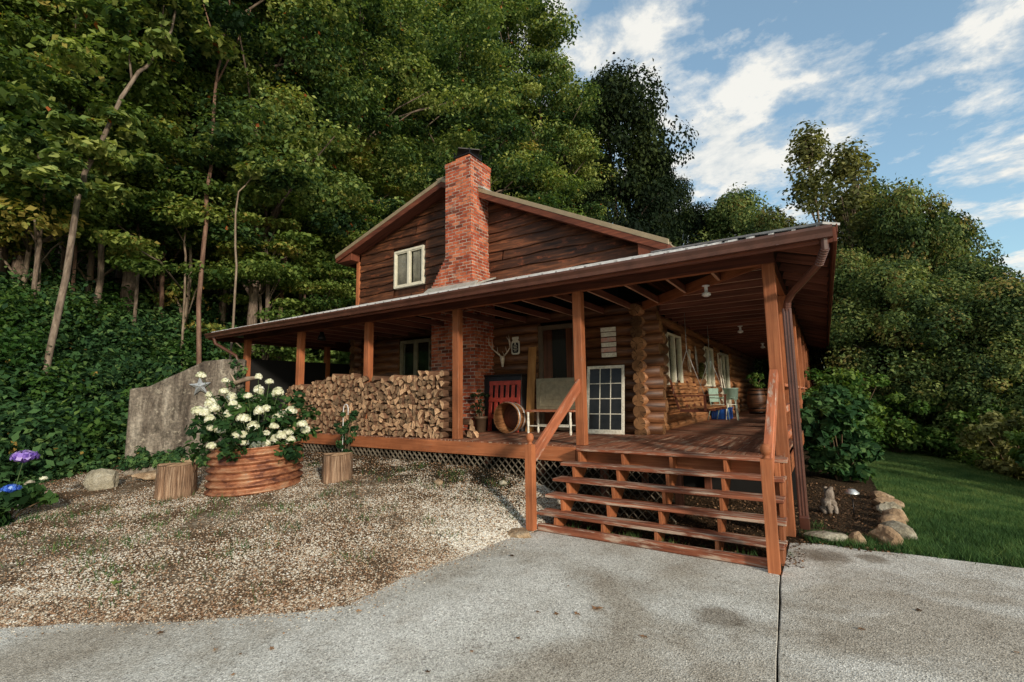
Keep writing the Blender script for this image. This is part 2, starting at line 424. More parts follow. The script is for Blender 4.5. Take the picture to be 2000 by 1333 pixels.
def concrete_mat():
    m, T, b = new_mat('exposed_aggregate_concrete', .9, .15)
    co = coord(T)
    v = T.new('ShaderNodeTexVoronoi', feature='F1'); v.inputs['Scale'].default_value = 95; T.link(co, v.inputs['Vector'])
    cell = ramp(T, v.outputs['Color'], [(.0, (.20, .18, .15)), (.35, (.50, .475, .42)), (.7, (.66, .63, .56)), (1, (.82, .79, .72))])
    f = noise(T, co, 150, 3, .7)
    c = mix(T, 1.0, cell, ramp(T, f, [(.35, (.50, .50, .50)), (.60, (1.35, 1.35, 1.35))]), 'MULTIPLY')
    big = noise(T, co, .55, 6, .62, .4)
    c = mix(T, 1.0, c, ramp(T, big, [(.38, (.70, .65, .59)), (.5, (.93, .92, .90)), (.62, (1.12, 1.12, 1.12))]), 'MULTIPLY')
    mid = noise(T, co, 2.3, 6, .7)
    c = mix(T, 1.0, c, ramp(T, mid, [(.33, (.80, .77, .74)), (.5, (1, 1, 1)), (.7, (1.08, 1.08, 1.08))]), 'MULTIPLY')
    # oil stains
    for (x, y, r) in ((1.02, -.42, .17), (-.05, -2.55, .22), (.62, -.55, .28)):
        d = T.new('ShaderNodeVectorMath', operation='DISTANCE'); d.inputs[1].default_value = (x, y, -.93); T.link(co, d.inputs[0])
        dd = math_(T, 'ADD', d.outputs['Value'], math_(T, 'MULTIPLY', math_(T, 'SUBTRACT', noise(T, co, 9, 4, .7), .5), r))
        k = math_(T, 'DIVIDE', dd, r)
        c = mix(T, 1.0, c, ramp(T, k, [(.55, (.50, .46, .42)), (1.0, (1, 1, 1))]), 'MULTIPLY')
    T.link(c, b.inputs['Base Color'])
    bump(T, b, math_(T, 'ADD', math_(T, 'MULTIPLY', v.outputs['Distance'], 1.0), math_(T, 'MULTIPLY', mid, .6)), .6, .006); return m
M['concrete'] = concrete_mat()
def ground_mat():
    m, T, b = new_mat('ground', .95, .1)
    co = coord(T)
    n1 = noise(T, co, 1.1, 7, .7); n2 = noise(T, co, 30, 5, .75)
    v = T.new('ShaderNodeTexVoronoi', feature='F1'); v.inputs['Scale'].default_value = 38; T.link(co, v.inputs['Vector'])
    soil = ramp(T, n2, [(.3, (.018, .012, .007)), (.5, (.055, .034, .018)), (.7, (.12, .08, .045))])
    grav = ramp(T, v.outputs['Color'], [(0, (.06, .04, .025)), (.35, (.17, .12, .075)), (.65, (.32, .25, .17)), (1, (.55, .48, .38))])
    dirt = ramp(T, n2, [(.3, (.045, .028, .016)), (.6, (.16, .10, .055))])
    grav = mix(T, ramp(T, n1, [(.40, (0, 0, 0)), (.56, (1, 1, 1))]), grav, dirt)
    lawn = ramp(T, n2, [(.3, (.02, .045, .014)), (.7, (.06, .10, .03))])
    forest = ramp(T, n2, [(.3, (.008, .009, .004)), (.7, (.032, .026, .013))])
    c = mix(T, attr(T, 'm_gravel'), forest, grav)
    c = mix(T, attr(T, 'm_lawn'), c, lawn)
    c = mix(T, attr(T, 'm_mulch'), c, soil)
    T.link(c, b.inputs['Base Color'])
    bump(T, b, math_(T, 'ADD', n2, v.outputs['Distance']), .9, .03); return m
M['ground'] = ground_mat()
def pebble_mat():
    m, T, b = new_mat('pebbles', .85, .2)
    c = ramp(T, attr(T), [(0, (.09, .06, .038)), (.25, (.32, .185, .105)), (.45, (.42, .32, .22)), (.7, (.50, .44, .345)), (1, (.68, .64, .56))])
    T.link(c, b.inputs['Base Color']); return m
M['pebble'] = pebble_mat()

# ------------------------------------------------------------ camera
CAM = Vector((.7505, -6.5688, .7555)); YAW, PITCH, ROLL, FOC = -.58186, .11535, -.01454, 921.71
def cam_axes():
    cy, sy, cp, sp = math.cos(YAW), math.sin(YAW), math.cos(PITCH), math.sin(PITCH)
    f = Vector((sy * cp, cy * cp, sp)); r = Vector((cy, -sy, 0)); u = r.cross(f)
    cr, sr = math.cos(ROLL), math.sin(ROLL)
    return r * cr + u * sr, u * cr - r * sr, f
cr_, cu_, cf_ = cam_axes()
cam = bpy.data.cameras.new('camera'); camo = bpy.data.objects.new('camera', cam); COL.objects.link(camo)
mw = Matrix((cr_, cu_, -cf_)).transposed().to_4x4(); mw.translation = CAM; camo.matrix_world = mw
cam.sensor_width = 36; cam.lens = FOC / 2000 * 36; cam.clip_end = 3000; cam.clip_start = .05
sc.camera = camo
def far_at(px, py, D):
    """world point seen at photo pixel px,py and D metres away horizontally"""
    d = cf_ + cr_ * ((px - 1000) / FOC) - cu_ * ((py - 666.5) / FOC)
    return CAM + d * (D / math.hypot(d.x, d.y))

# ------------------------------------------------------------ terrain
EY = np.array([-60, -12, -8, -6.4, -5.56, -5.26, -4.75, -4.53, -4.16, -3.87, -3.35, -2.86, -2.36, -1.67, -1.40, -.9, 40])
EX = np.array([-9, -9, -7.2, -5.4, -4.60, -4.24, -3.50, -3.27, -2.83, -2.63, -2.71, -2.66, -2.59, -2.51, -2.45, -2.4, -2.4])
def sstep(a, b, x):
    t = np.clip((x - a) / (b - a), 0, 1); return t * t * (3 - 2 * t)
def terrain(x, y):
    x = np.asarray(x, float); y = np.asarray(y, float)
    e = np.interp(y, EY, EX); d = np.maximum(e - x, 0)
    A = np.interp(y, [-8, -5, -3, -1, 0, 3], [.10, .16, .30, .47, .53, .5]); L = np.interp(y, [-5, -2, 0], [2.2, 1.2, .6])
    z = -.94 + A * (1 - np.exp(-d / L))
    # bank and wooded hill on the left
    foot = -12.9 + .42 * np.clip(-1.5 - y, 0, 8) - .9 * sstep(0, 3, y)
    h = foot - x
    bank = 3.0 * sstep(0, 4.6, h) + .34 * np.maximum(h - 3.2, 0)
    z = z + np.where(h > 0, bank, 0)
    # hill behind the house
    z = z + .22 * np.maximum(y - 23, 0) * sstep(4, -12, x)
    # lawn falls to the right
    lw = sstep(.4, .9, x) * sstep(-.3, 6, y)
    z = z - lw * .10 * np.maximum(x - .5, 0)
    crest = np.interp(y, [-2, 3, 8.5, 11.6, 18.8, 30], [8.5, 5.6, 4.24, 3.5, 2.2, 1.2])
    z = z - .42 * np.maximum(x - crest, 0) * sstep(-.5, 3, y) * np.exp(-np.maximum(x - crest, 0) / 9)
    # under the slab
    slab = ((x > e + .12) & (y < -1.3)) | ((x > .45) & (y < -.22))
    z = np.where(slab, -.99, z)
    z = z + .012 * np.sin(x * 5.1 + 1) * np.sin(y * 4.3) * (~slab) + .25 * np.where(h > 2, np.sin(x * .9) * np.sin(y * .8), 0) * .6
    return z
def tz(x, y): return float(terrain(x, y))

def axis_coords(lo, hi, c0, c1, fine, n):
    a = np.arange(c0, c1 + 1e-6, fine)
    g = np.geomspace(1, 1 + (c0 - lo) / 2.0, n) - 1
    left = c0 - g[1:][::-1] * 2.0
    g2 = np.geomspace(1, 1 + (hi - c1) / 2.0, n) - 1
    return np.concatenate([left, a, c1 + g2[1:] * 2.0])
gx = axis_coords(-700, 700, -17, 7, .12, 60); gy = axis_coords(-200, 900, -9, 12, .12, 60)
GX, GY = np.meshgrid(gx, gy); GZ = terrain(GX, GY)
GZ = np.clip(GZ, -30, 45)
V = np.stack([GX.ravel(), GY.ravel(), GZ.ravel()], 1)
nx, ny = len(gx), len(gy)
I = np.arange(nx * ny).reshape(ny, nx)
F = np.stack([I[:-1, :-1].ravel(), I[:-1, 1:].ravel(), I[1:, 1:].ravel(), I[1:, :-1].ravel()], 1)
me = np_mesh('ground', V, F, [M['ground']], smooth=True)
X, Y = V[:, 0], V[:, 1]
e = np.interp(Y, EY, EX)
foot = -12.9 + .42 * np.clip(-1.5 - Y, 0, 8) - .9 * sstep(0, 3, Y)
gr = (1 - sstep(e - .02, e + .15, X)) * sstep(foot - .3, foot + 1.4, X) * (1 - sstep(.2, .9, Y))
under = sstep(-1.9, -.7, Y) * .9
gr = np.clip(gr - under, 0, 1)
lawn = sstep(1.3, 1.6, X) * sstep(-.35, -.1, Y) + sstep(.35, .6, X) * sstep(-.3, -.15, Y) * (1 - sstep(.3, .6, Y))
crest = np.interp(Y, [-2, 3, 8.5, 11.6, 18.8, 30], [8.5, 5.6, 4.24, 3.5, 2.2, 1.2])
lawn = np.clip(lawn, 0, 1) * (1 - sstep(crest, crest + 1.5, X)) * (1 - sstep(19, 22, Y))
mulch = ((X > -3.2) & (X < 1.45) & (Y > -1.5)).astype(float) * (1 - lawn) * (X > -2.5 - .8 * sstep(-1, 0, Y))
for nme, arr in (('m_gravel', gr), ('m_lawn', lawn), ('m_mulch', mulch)):
    a = me.attributes.new(nme, 'FLOAT', 'POINT'); a.data.foreach_set('value', arr.astype(np.float32))
tag(link_mesh('ground', me), kind='structure')

# concrete slabs (the joint between them is a real gap)
def slab_obj(name, outline):
    b = MB(); b.slab([(x, y, -.93) for x, y in outline][::-1], (0, 0, -.14), t=.5)
    o = b.build(name, M['concrete'], bevel=.008); tag(o, kind='structure'); return o
rs = random.Random(3)
edge = []
for yy in np.arange(-12, -1.43, .09):
    edge.append((float(np.interp(yy, EY, EX)) + rs.uniform(-.025, .025), float(yy)))
left = [(-9, -60), (-9, -12)] + edge + [(-2.44, -1.27), (.20, -1.27), (.245, -1.32)]
left += [(.27 + .11 * (k / 6.) + rs.uniform(-.004, .004), -1.4 - k * .31) for k in range(7)] + [(1.2, -9), (6.0, -60)]
slab_obj('concrete_driveway', left)
right = [(6.02, -60), (1.217, -9)] + [(.282 + .11 * (k / 6.) + rs.uniform(-.004, .004), -1.4 - k * .31) for k in range(6, -1, -1)] + [(.285, -.24)]
right += [(.6, -.12), (1.0, -.13), (1.35, -.06), (1.7, -.05), (2.2, -.02), (3, .02), (5, .1), (9, .2), (40, .5), (40, -60)]
slab_obj('concrete_pad', right)

# ------------------------------------------------------------ sky + sun
w = bpy.data.worlds.new('World'); sc.world = w; w.use_nodes = True
T = NT(w); bg = T.n['Background']
SUNV = Vector((1.8, -1.0, .68)).normalized()      # towards the sun
el = math.asin(SUNV.z); az = math.atan2(SUNV.x, SUNV.y)
sky = T.new('ShaderNodeTexSky', sky_type='NISHITA'); sky.sun_disc = False
sky.sun_elevation = el; sky.sun_rotation = az; sky.air_density = 1.1; sky.dust_density = .6; sky.ozone_density = 2.0
gen = coord(T, 'Generated')
sep = T.new('ShaderNodeSeparateXYZ'); T.link(gen, sep.inputs[0])
zz = math_(T, 'MAXIMUM', math_(T, 'ADD', sep.outputs[2], .12), .05)
comb = T.new('ShaderNodeCombineXYZ'); T.link(math_(T, 'DIVIDE', sep.outputs[0], zz), comb.inputs[0]); T.link(math_(T, 'DIVIDE', sep.outputs[1], zz), comb.inputs[1])
cv = mapping(T, comb.outputs[0], (1.0, 1.0, 1), (3.35, 1.2, 0))
n1 = noise(T, cv, 1.15, 3, .5, .2); n2 = noise(T, cv, 4.2, 8, .62, .15); n3 = noise(T, cv, 16.0, 5, .6)
cf = math_(T, 'ADD', math_(T, 'ADD', math_(T, 'MULTIPLY', n1, .48), math_(T, 'MULTIPLY', n2, .44)), math_(T, 'MULTIPLY', n3, .08))
cl = ramp(T, cf, [(.465, (0, 0, 0)), (.505, (.45, .45, .45)), (.545, (1, 1, 1))])
skyc = mix(T, 1.0, sky.outputs[0], (1.30, 1.48, 1.42), 'MULTIPLY')
skyc = mix(T, .25, skyc, (2.8, 3.7, 4.2))
ccol = ramp(T, n2, [(.40, (4.3, 4.6, 4.7)), (.56, (6.3, 6.15, 5.7))])
T.link(mix(T, math_(T, 'MULTIPLY', cl, .92), skyc, ccol), bg.inputs[0])
bg.inputs[1].default_value = .155
sun = bpy.data.lights.new('sun', 'SUN'); sun.energy = 3.7; sun.angle = R_(4.5); sun.color = (1, .90, .76)
suno = bpy.data.objects.new('sun', sun); COL.objects.link(suno)
suno.rotation_euler = SUNV.to_track_quat('Z', 'Y').to_euler(); suno.location = (20, -12, 14)
sc.view_settings.view_transform = 'Standard'; sc.view_settings.look = 'None'; sc.view_settings.exposure = 0
sc.cycles.max_bounces = 6; sc.cycles.transparent_max_bounces = 8; sc.cycles.diffuse_bounces = 3

exec_parts = []
# ============================================================ THE CABIN
cabin = empty('log_cabin', (-6, 8, 0), 0, 'two storey log cabin with brick chimney, waney gable siding and wraparound porch', 'cabin')
def part(b, name, mats, bevel=0, parent=None):
    """links a part built in world coordinates under the cabin (or under one of its parts)"""
    o = b.build(name, mats, None, bevel)
    if parent is None:
        o.parent = cabin; o.matrix_parent_inverse = Matrix.Translation((6, -8, 0))
    else:
        o.parent = parent
    return o
S = 2.44
Y1 = 19.6                     # far end of the house
WX0, WX1, WY = -10.4, -2.15, 2.40   # wall log centres
LR = .118; LP = .213
# openings: front wall (x0,x1,z0,z1); side wall (y0,y1,z0,z1)
FO = [(-8.72, -7.6, .95, 2.26), (-4.42, -3.50, .02, 2.26)]
SO = [(3.86, 5.06, .94, 2.10), (7.70, 8.95, .94, 2.10), (10.1, 11.7, 0, 2.08)]
def segs(a, b, z, ops):
    out = [(a, b)]
    for o0, o1, z0, z1 in ops:
        if z0 - .06 < z < z1 + .06:
            nw = []
            for s0, s1 in out:
                if o1 <= s0 or o0 >= s1: nw.append((s0, s1)); continue
                if o0 > s0: nw.append((s0, o0))
                if o1 < s1: nw.append((o1, s1))
            out = nw
    return out
b = MB()
for i in range(12):
    z = .10 + i * LP
    f_ = random.uniform(.93, 1.05)
    for a, c in segs(WX0 - .3, -1.76 + random.uniform(-.05, .05), z, FO):
        n = max(2, int((c - a) / .9))
        pts = [(a + (c - a) * k / n, WY + random.uniform(-.008, .008), z + random.uniform(-.006, .006)) for k in range(n + 1)]
        b.tube(pts, [LR * f_ * random.uniform(.98, 1.02) for _ in pts], 14, cap=1, rn=.015)
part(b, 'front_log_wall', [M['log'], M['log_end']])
b = MB()
for i in range(12):
    z = .0 + i * LP
    if i == 0: z = .04
    f_ = random.uniform(.92, 1.05)
    for a, c in segs(2.10 + random.uniform(-.05, .05), Y1, z, SO):
        n = max(2, int((c - a) / .9))
        pts = [(WX1 + random.uniform(-.008, .008), a + (c - a) * k / n, z + random.uniform(-.006, .006)) for k in range(n + 1)]
        b.tube(pts, [LR * f_ * random.uniform(.98, 1.02) for _ in pts], 14, cap=1, rn=.015)
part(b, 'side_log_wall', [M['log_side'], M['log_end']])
b = MB()
for i in range(12):
    z = .0 + i * LP
    b.tube([(WX0, 2.1, z), (WX0, 8, z), (WX0, Y1, z)], LR, 10, cap=1)
for i in range(12): b.tube([(WX0, Y1, .1 + i * LP), (WX1, Y1, .1 + i * LP)], LR, 8, cap=1)
part(b, 'rear_log_wall', [M['log'], M['log_end']])
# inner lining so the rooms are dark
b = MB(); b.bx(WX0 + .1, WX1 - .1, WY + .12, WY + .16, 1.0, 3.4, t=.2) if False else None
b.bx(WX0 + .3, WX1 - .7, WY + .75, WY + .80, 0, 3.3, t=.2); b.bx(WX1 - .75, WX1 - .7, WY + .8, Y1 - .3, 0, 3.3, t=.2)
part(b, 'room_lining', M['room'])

def roof_z(x):            # top of the upper roof
    return 6.16 - .3023 * (-6.85 - x) if x < -6.85 else 6.16 - .4896 * (x + 6.85)
# --- waney edged gable siding
b = MB()
rw = random.Random(11)
WFACE = WY - .10
zb = 3.20
k = 0
win_u = (-8.89, -7.79, 3.70, 4.74)
while zb < 6.0:
    hb = rw.uniform(.19, .26); ph = [rw.uniform(0, 6.28) for _ in range(4)]; am = rw.uniform(.010, .026)
    # boards in pieces butted end to end
    cuts = [WX0] + sorted(rw.uniform(WX0 + 1, WX1 - 1) for _ in range(1)) + [WX1 + .1]
    for c0, c1 in zip(cuts[:-1], cuts[1:]):
        t = rw.random(); xs = np.arange(c0, c1 + .001, .07)
        cols = []
        for x in list(xs):
            wv = am * (math.sin(x * 1.7 + ph[0]) + .6 * math.sin(x * 4.1 + ph[1]) + .35 * math.sin(x * 9.3 + ph[2]))
            z0 = zb + wv; z1 = min(zb + hb + .09, roof_z(x) - .16)
            inw = win_u[0] < x < win_u[1] and z1 > win_u[2] and z0 < win_u[3]
            cols.append((x, z0, z1, z1 > z0 + .01 and not inw))
        for p, q in zip(cols[:-1], cols[1:]):
            if not (p[3] and q[3]): continue
            yo, yi = WFACE - .06, WFACE - .005
            P = [(p[0], yo, p[1]), (q[0], yo, q[1]), (q[0], yi, q[2]), (p[0], yi, p[2]), (p[0], yi + .02, p[1]), (q[0], yi + .02, q[1])]
            ou = k * 3.1
            b.add(P, [(0, 1, 2, 3), (4, 5, 1, 0)], [[(p[0] + ou, p[1]), (q[0] + ou, q[1]), (q[0] + ou, q[2]), (p[0] + ou, p[2])], [(p[0] + ou, 0), (q[0] + ou, 0), (q[0] + ou, .04), (p[0] + ou, .04)]], 0, t)
    zb += hb; k += 1
# backing board of the gable
pts = [(WX0, WFACE + .03, 3.1), (WX1 + .1, WFACE + .03, 3.1), (WX1 + .1, WFACE + .03, roof_z(WX1 + .1) - .17), (-6.85, WFACE + .03, 5.98), (WX0, WFACE + .03, roof_z(WX0) - .17)]
b.slab(pts, (0, .06, 0), t=.1)
sid = part(b, 'gable_siding', M['siding'])
b = MB()   # corner board + upper side walls
b.bx(WX0 - .05, WX0 + .07, WFACE - .08, WFACE + .05, 3.1, roof_z(WX0) - .17)
part(b, 'corner_board', M['stain'], .004)
b = MB(); b.bx(WX0 - .03, WX0 + .05, WFACE + .06, Y1, 3.0, roof_z(WX0) - .17); b.bx(WX1 + .02, WX1 + .1, WFACE + .06, Y1, 3.0, roof_z(WX1) - .17)
b.bx(WX0, WX1, Y1 - .05, Y1 + .05, 2.5, 4.2)
part(b, 'upper_side_wall', M['siding'])
# --- upper roof
b = MB(); RY0, RY1 = 1.88, Y1 + .6
for (xa, xb) in ((-10.97, -6.85), (-6.85, -1.42)):
    za, zb_ = roof_z(xa), roof_z(xb)
    b.slab([(xa, RY0, za), (xb, RY0, zb_), (xb, RY1, zb_), (xa, RY1, za)][::-1], (0, 0, -.035), t=.6)
    yy = RY0 + .25
    nrm = 1
    while yy < RY1:
        b.bar((xa, yy, za + .012), (xb, yy, zb_ + .012), .035, .028, t=.6); yy += .30
b.bar((-6.85, RY0 - .01, 6.175), (-6.85, RY1, 6.175), .30, .03, t=.5)
uroof = part(b, 'upper_roof', M['tan_metal'])
b = MB()   # rake boards: tan metal drip + stained fascia, soffit
for (xa, xb) in ((-10.97, -6.85), (-6.85, -1.42)):
    za, zb_ = roof_z(xa), roof_z(xb)
    b.slab([(xa, RY0, za - .04), (xb, RY0, zb_ - .04), (xb, RY0, zb_ - .21), (xa, RY0, za - .21)], (0, .035, 0), uvf=lambda p: (p[0], p[2]))
    b.slab([(xa, RY0 + .04, za - .17), (xb, RY0 + .04, zb_ - .17), (xb, WFACE, zb_ - .17), (xa, WFACE, za - .17)], (0, 0, .02))
b.bx(-10.985, -10.95, RY0 + .04, RY1, 4.70, 4.88); b.bx(-1.45, -1.415, RY0 + .04, RY1, 3.28, 3.46)
b.slab([(-10.95, RY0 + .05, 4.70), (-10.33, RY0 + .05, 4.70), (-10.33, RY0 + .05, 4.92), (-10.95, RY0 + .05, 4.76)], (0, .36, 0))
b.slab([(-1.98, RY0 + .05, 3.32), (-1.45, RY0 + .05, 3.30), (-1.45, RY0 + .05, 3.34), (-1.98, RY0 + .05, 3.58)], (0, .36, 0))
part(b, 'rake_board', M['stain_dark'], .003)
b = MB()
for (xa, xb) in ((-10.99, -6.85), (-6.85, -1.40)):
    za, zb_ = roof_z(xa), roof_z(xb)
    b.slab([(xa, RY0 - .012, za + .03), (xb, RY0 - .012, zb_ + .03), (xb, RY0 - .012, zb_ - .075), (xa, RY0 - .012, za - .075)], (0, .04, 0))
part(b, 'roof_edge_trim', M['tan_metal'], .006)

# --- chimney
b = MB()
CX0, CX1, CYF = -6.47, -5.69, 1.60
b.bx(-6.90, -5.60, CYF, WY - .02, -.95, 3.38, world_uv=True)
# stepped shoulder
for i in range(8):
    x0 = -6.90 + (i + 1) * .05; b.bx(x0, CX1 + .005 * (8 - i) , CYF + .002, WY, 3.38 + i * .076, 3.38 + (i + 1) * .076, world_uv=True)
b.bx(CX0, CX1, CYF, WY - .03, 3.988, 6.19, world_uv=True)
b.bx(CX0 - .012, CX1 + .012, CYF - .012, WY - .018, 6.19, 6.30, world_uv=True)
chim = part(b, 'chimney', M['brick'], .006)
b = MB(); b.slab([(-6.30, CYF + .16, 6.30), (-5.86, CYF + .16, 6.30), (-5.86, CYF + .60, 6.30), (-6.30, CYF + .60, 6.30)], (0, 0, .17))
f = b.build('flue', M['clay'], chim, .02)
b = MB()
b.bx(-6.32, -5.84, CYF + .14, CYF + .62, 6.47, 6.50)
for sx in (-6.31, -5.85):
    for sy in (CYF + .15, CYF + .61): b.bx(sx - .01, sx + .01, sy - .01, sy + .01, 6.50, 6.61)
for i in range(12):
    b.bx(-6.31 + i * .04, -6.304 + i * .04, CYF + .148, CYF + .153, 6.50, 6.61)
    b.bx(-5.852, -5.847, CYF + .15 + i * .04, CYF + .156 + i * .04, 6.50, 6.61)
b.lathe([(.36, 0), (.36, .02), (.03, .11), (.0, .12)], (-6.08, CYF + .38, 6.61), 4, sm=False)
f = b.build('chimney_cap', M['black_metal'], chim)
b = MB()   # flashing along the chimney foot
b.slab([(-7.02, CYF - .16, 3.16), (-5.50, CYF - .16, 3.16), (-5.50, CYF + .01, 3.30), (-7.02, CYF + .01, 3.30)], (0, 0, .03))
b.slab([(-5.60, CYF - .14, 3.18), (-5.48, CYF - .14, 3.18), (-5.48, WY - .1, 3.50), (-5.60, WY - .1, 3.50)], (0, 0, .035))
part(b, 'flashing', M['flash'], .003)
b = MB(); b.slab([(-5.69, 1.86, 5.63), (-5.52, 1.86, 5.55), (-5.52, WY, 5.56), (-5.69, WY, 5.64)], (0, 0, .05)); part(b, 'flashing', M['flash'], .003)

# --- porch roof
EZ = 2.52; SL = .313
OX0, OX1, OY = -12.77, .94, -.60
def pz(d): return EZ + SL * d
b = MB()
front = [(OX0, OY, pz(0)), (OX1, OY, pz(0)), (WX1 + .1, OY + (OX1 - WX1 - .1), pz(OX1 - WX1 - .1)), (WX1 + .1, WFACE, pz(WFACE - OY)), (WX0, WFACE, pz(WFACE - OY)), (WX0, OY + (WX0 - OX0), pz(WX0 - OX0))]
front = [front[0], front[1], (OX1 - (WFACE - OY), WFACE, pz(WFACE - OY)), front[4], front[5]]
b.slab(front[::-1], (0, 0, -.03), t=.5)
side = [(OX1, OY, pz(0)), (OX1, Y1 + .6, pz(0)), (WX1 + .1, Y1 + .6, pz(OX1 - WX1 - .1)), (WX1 + .1, OY + (OX1 - WX1 - .1), pz(OX1 - WX1 - .1))]
b.slab(side[::-1], (0, 0, -.03), t=.5)
lft = [(OX0, Y1, pz(0)), (OX0, OY, pz(0)), (WX0, OY + (WX0 - OX0), pz(WX0 - OX0)), (WX0, Y1, pz(WX0 - OX0))]
b.slab(lft[::-1], (0, 0, -.03), t=.5)
x = OX0 + .1
while x < OX1 - .05:      # ribs of the front slope
    top = min(WFACE, OY + (x - OX0), OY + (OX1 - x))
    if top > OY + .05: b.bar((x, OY - .015, pz(0) + .008), (x, top, pz(top - OY) + .008), .035, .03, t=.5)
    x += .2286
y = OY + .12
while y < Y1 + .6:        # ribs of the side slope
    ins = min(OX1 - WX1 - .1, y - OY)
    if ins > .05: b.bar((OX1 + .015, y, pz(0) + .008), (OX1 - ins, y, pz(ins) + .008), .035, .03, t=.5)
    y += .2286
b.bar((OX1, OY, pz(0) + .02), (OX1 - (WFACE - OY), WFACE, pz(WFACE - OY) + .02), .22, .025, t=.6)
part(b, 'porch_roof', M['roof'])
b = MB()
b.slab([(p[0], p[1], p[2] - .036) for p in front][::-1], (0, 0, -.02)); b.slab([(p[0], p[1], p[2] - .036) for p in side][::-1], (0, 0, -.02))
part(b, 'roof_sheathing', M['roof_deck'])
# gutters: K profile along the eaves
def gutter(p0, p1, out):
    p0 = Vector(p0); p1 = Vector(p1); out = Vector(out); up = Vector((0, 0, 1))
    prof = [(0, .0), (0, -.115), (.07, -.115), (.082, -.07), (.115, -.03), (.118, .0), (.108, 0), (.105, -.028), (.074, -.066), (.064, -.107), (.008, -.107), (.008, 0)]
    g = MB(); V = []
    n = max(2, int((p1 - p0).length / 1.5))
    for i in range(n + 1):
        c = p0.lerp(p1, i / n) + Vector((0, 0, random.uniform(-.005, .005)))
        V += [c + out * a + up * z for a, z in prof]
    k = len(prof); F = []; UV = []
    for i in range(n):
        for j in range(k):
            j2 = (j + 1) % k
            F.append((i * k + j, i * k + j2, (i + 1) * k + j2, (i + 1) * k + j)); UV.append([(0, 0)] * 4)
    F += [tuple(range(k))[::-1], tuple(range(n * k, n * k + k))]; UV += [[(0, 0)] * k] * 2
    g.add(V, F, UV, 0, .5)
    d = (p1 - p0).normalized(); L = (p1 - p0).length; q = 1.0
    while q < L:      # joining sleeves
        c = p0 + d * q
        g.bar(c + out * .118 + up * -.015 - d * .012, c + out * .118 + up * -.015 + d * .012, .006, .03)
        g.bar(c + out * .077 + up * -.115 - d * .012, c + out * .077 + up * -.115 + d * .012, .01, .012)
        q += 1.22
    return g
part(gutter((OX0, OY - .03, EZ - .03), (OX1, OY - .03, EZ - .03), (0, -1, 0)), 'gutter', M['gutter'])
part(gutter((OX1 + .03, OY, EZ - .03), (OX1 + .03, Y1 + .6, EZ - .03), (1, 0, 0)), 'gutter', M['gutter']) if False else None
b = MB(); b.bx(OX1 + .0, OX1 + .035, OY - .03, Y1 + .6, EZ - .19, EZ - .03); b.bx(OX1 + .036, OX1 + .05, OY - .03, Y1 + .6, EZ - .09, EZ - .0)
b.bx(OX0, OX1, OY - .028, OY + .005, EZ - .19, EZ - .036); b.bx(OX0 - .03, OX0 - .002, OY - .03, Y1, EZ - .19, EZ - .036)
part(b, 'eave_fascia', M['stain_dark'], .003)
y = .1
while y < Y1:
    b = MB(); b.bar((OX1 - .03, y, pz(.03) - .115), (.33, y, pz(.6) - .115), .038, .11); part(b, 'rafter', M['joist']); y += .61
y = OX0 + .3
while y < OX1:
    b = MB(); b.bar((y, OY + .04, pz(.03) - .115), (y, .0, pz(.6) - .115), .038, .11); part(b, 'rafter', M['joist']); y += .61
# beams
BZ0, BZ1 = 2.35, 2.56
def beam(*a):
    b = MB(); b.bx(*a, mi=[0, 0, 0, 0, 1, 0]); part(b, 'beam', [M['stain_dark'], M['stain']], .003)  # dark faces paint the shade under the eave, bottom has the lit tone
beam(-12.24, .34, .0, .09, BZ0, BZ1); beam(.22, .31, .095, Y1, BZ0, BZ1); beam(-12.2, -12.1, .095, Y1, BZ0, BZ1)
b = MB(); b.bar((WX1 + .1, WY - .12, BZ0 + .08), (.23, .1, BZ0 + .08), .04, .16); part(b, 'hip_joist', M['stain'], .003)
# ceiling joists
M['joist_lit_edge'] = wood('joist_lit_edge', (.38, .20, .12), (.58, .34, .22), (.68, .44, .31), us=1.0, vs=20, var=.4)  # paler joist bottoms: bounce light painted into the colour
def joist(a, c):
    b = MB(); b.bar(a, c, .038, .11, mi=[0, 0, 0, 0, 1, 0]); part(b, 'joist', [M['joist'], M['joist_lit_edge']])
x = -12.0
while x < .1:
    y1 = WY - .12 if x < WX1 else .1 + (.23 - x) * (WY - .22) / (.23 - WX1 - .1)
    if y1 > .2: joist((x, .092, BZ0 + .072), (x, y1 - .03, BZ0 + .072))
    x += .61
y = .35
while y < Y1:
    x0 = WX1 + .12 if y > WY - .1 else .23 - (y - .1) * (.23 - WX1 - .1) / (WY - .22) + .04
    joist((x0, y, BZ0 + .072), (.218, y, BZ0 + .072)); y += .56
# posts
def post(x, y, z0, z1):
    b = MB(); b.bx(x, x + .14, y, y + .14, z0, z1); return part(b, 'post', M['stain'], .006)
for i in range(1, 6): post(-S * i, -.003, 0, BZ0 - .001)
post(.196, -.003, -.93, BZ0 - .001)
for i in range(1, 9): post(.196, S * i * .97, 0, BZ0 - .001)
for i in range(1, 5): post(-12.2, S * i, 0, BZ0 - .001)

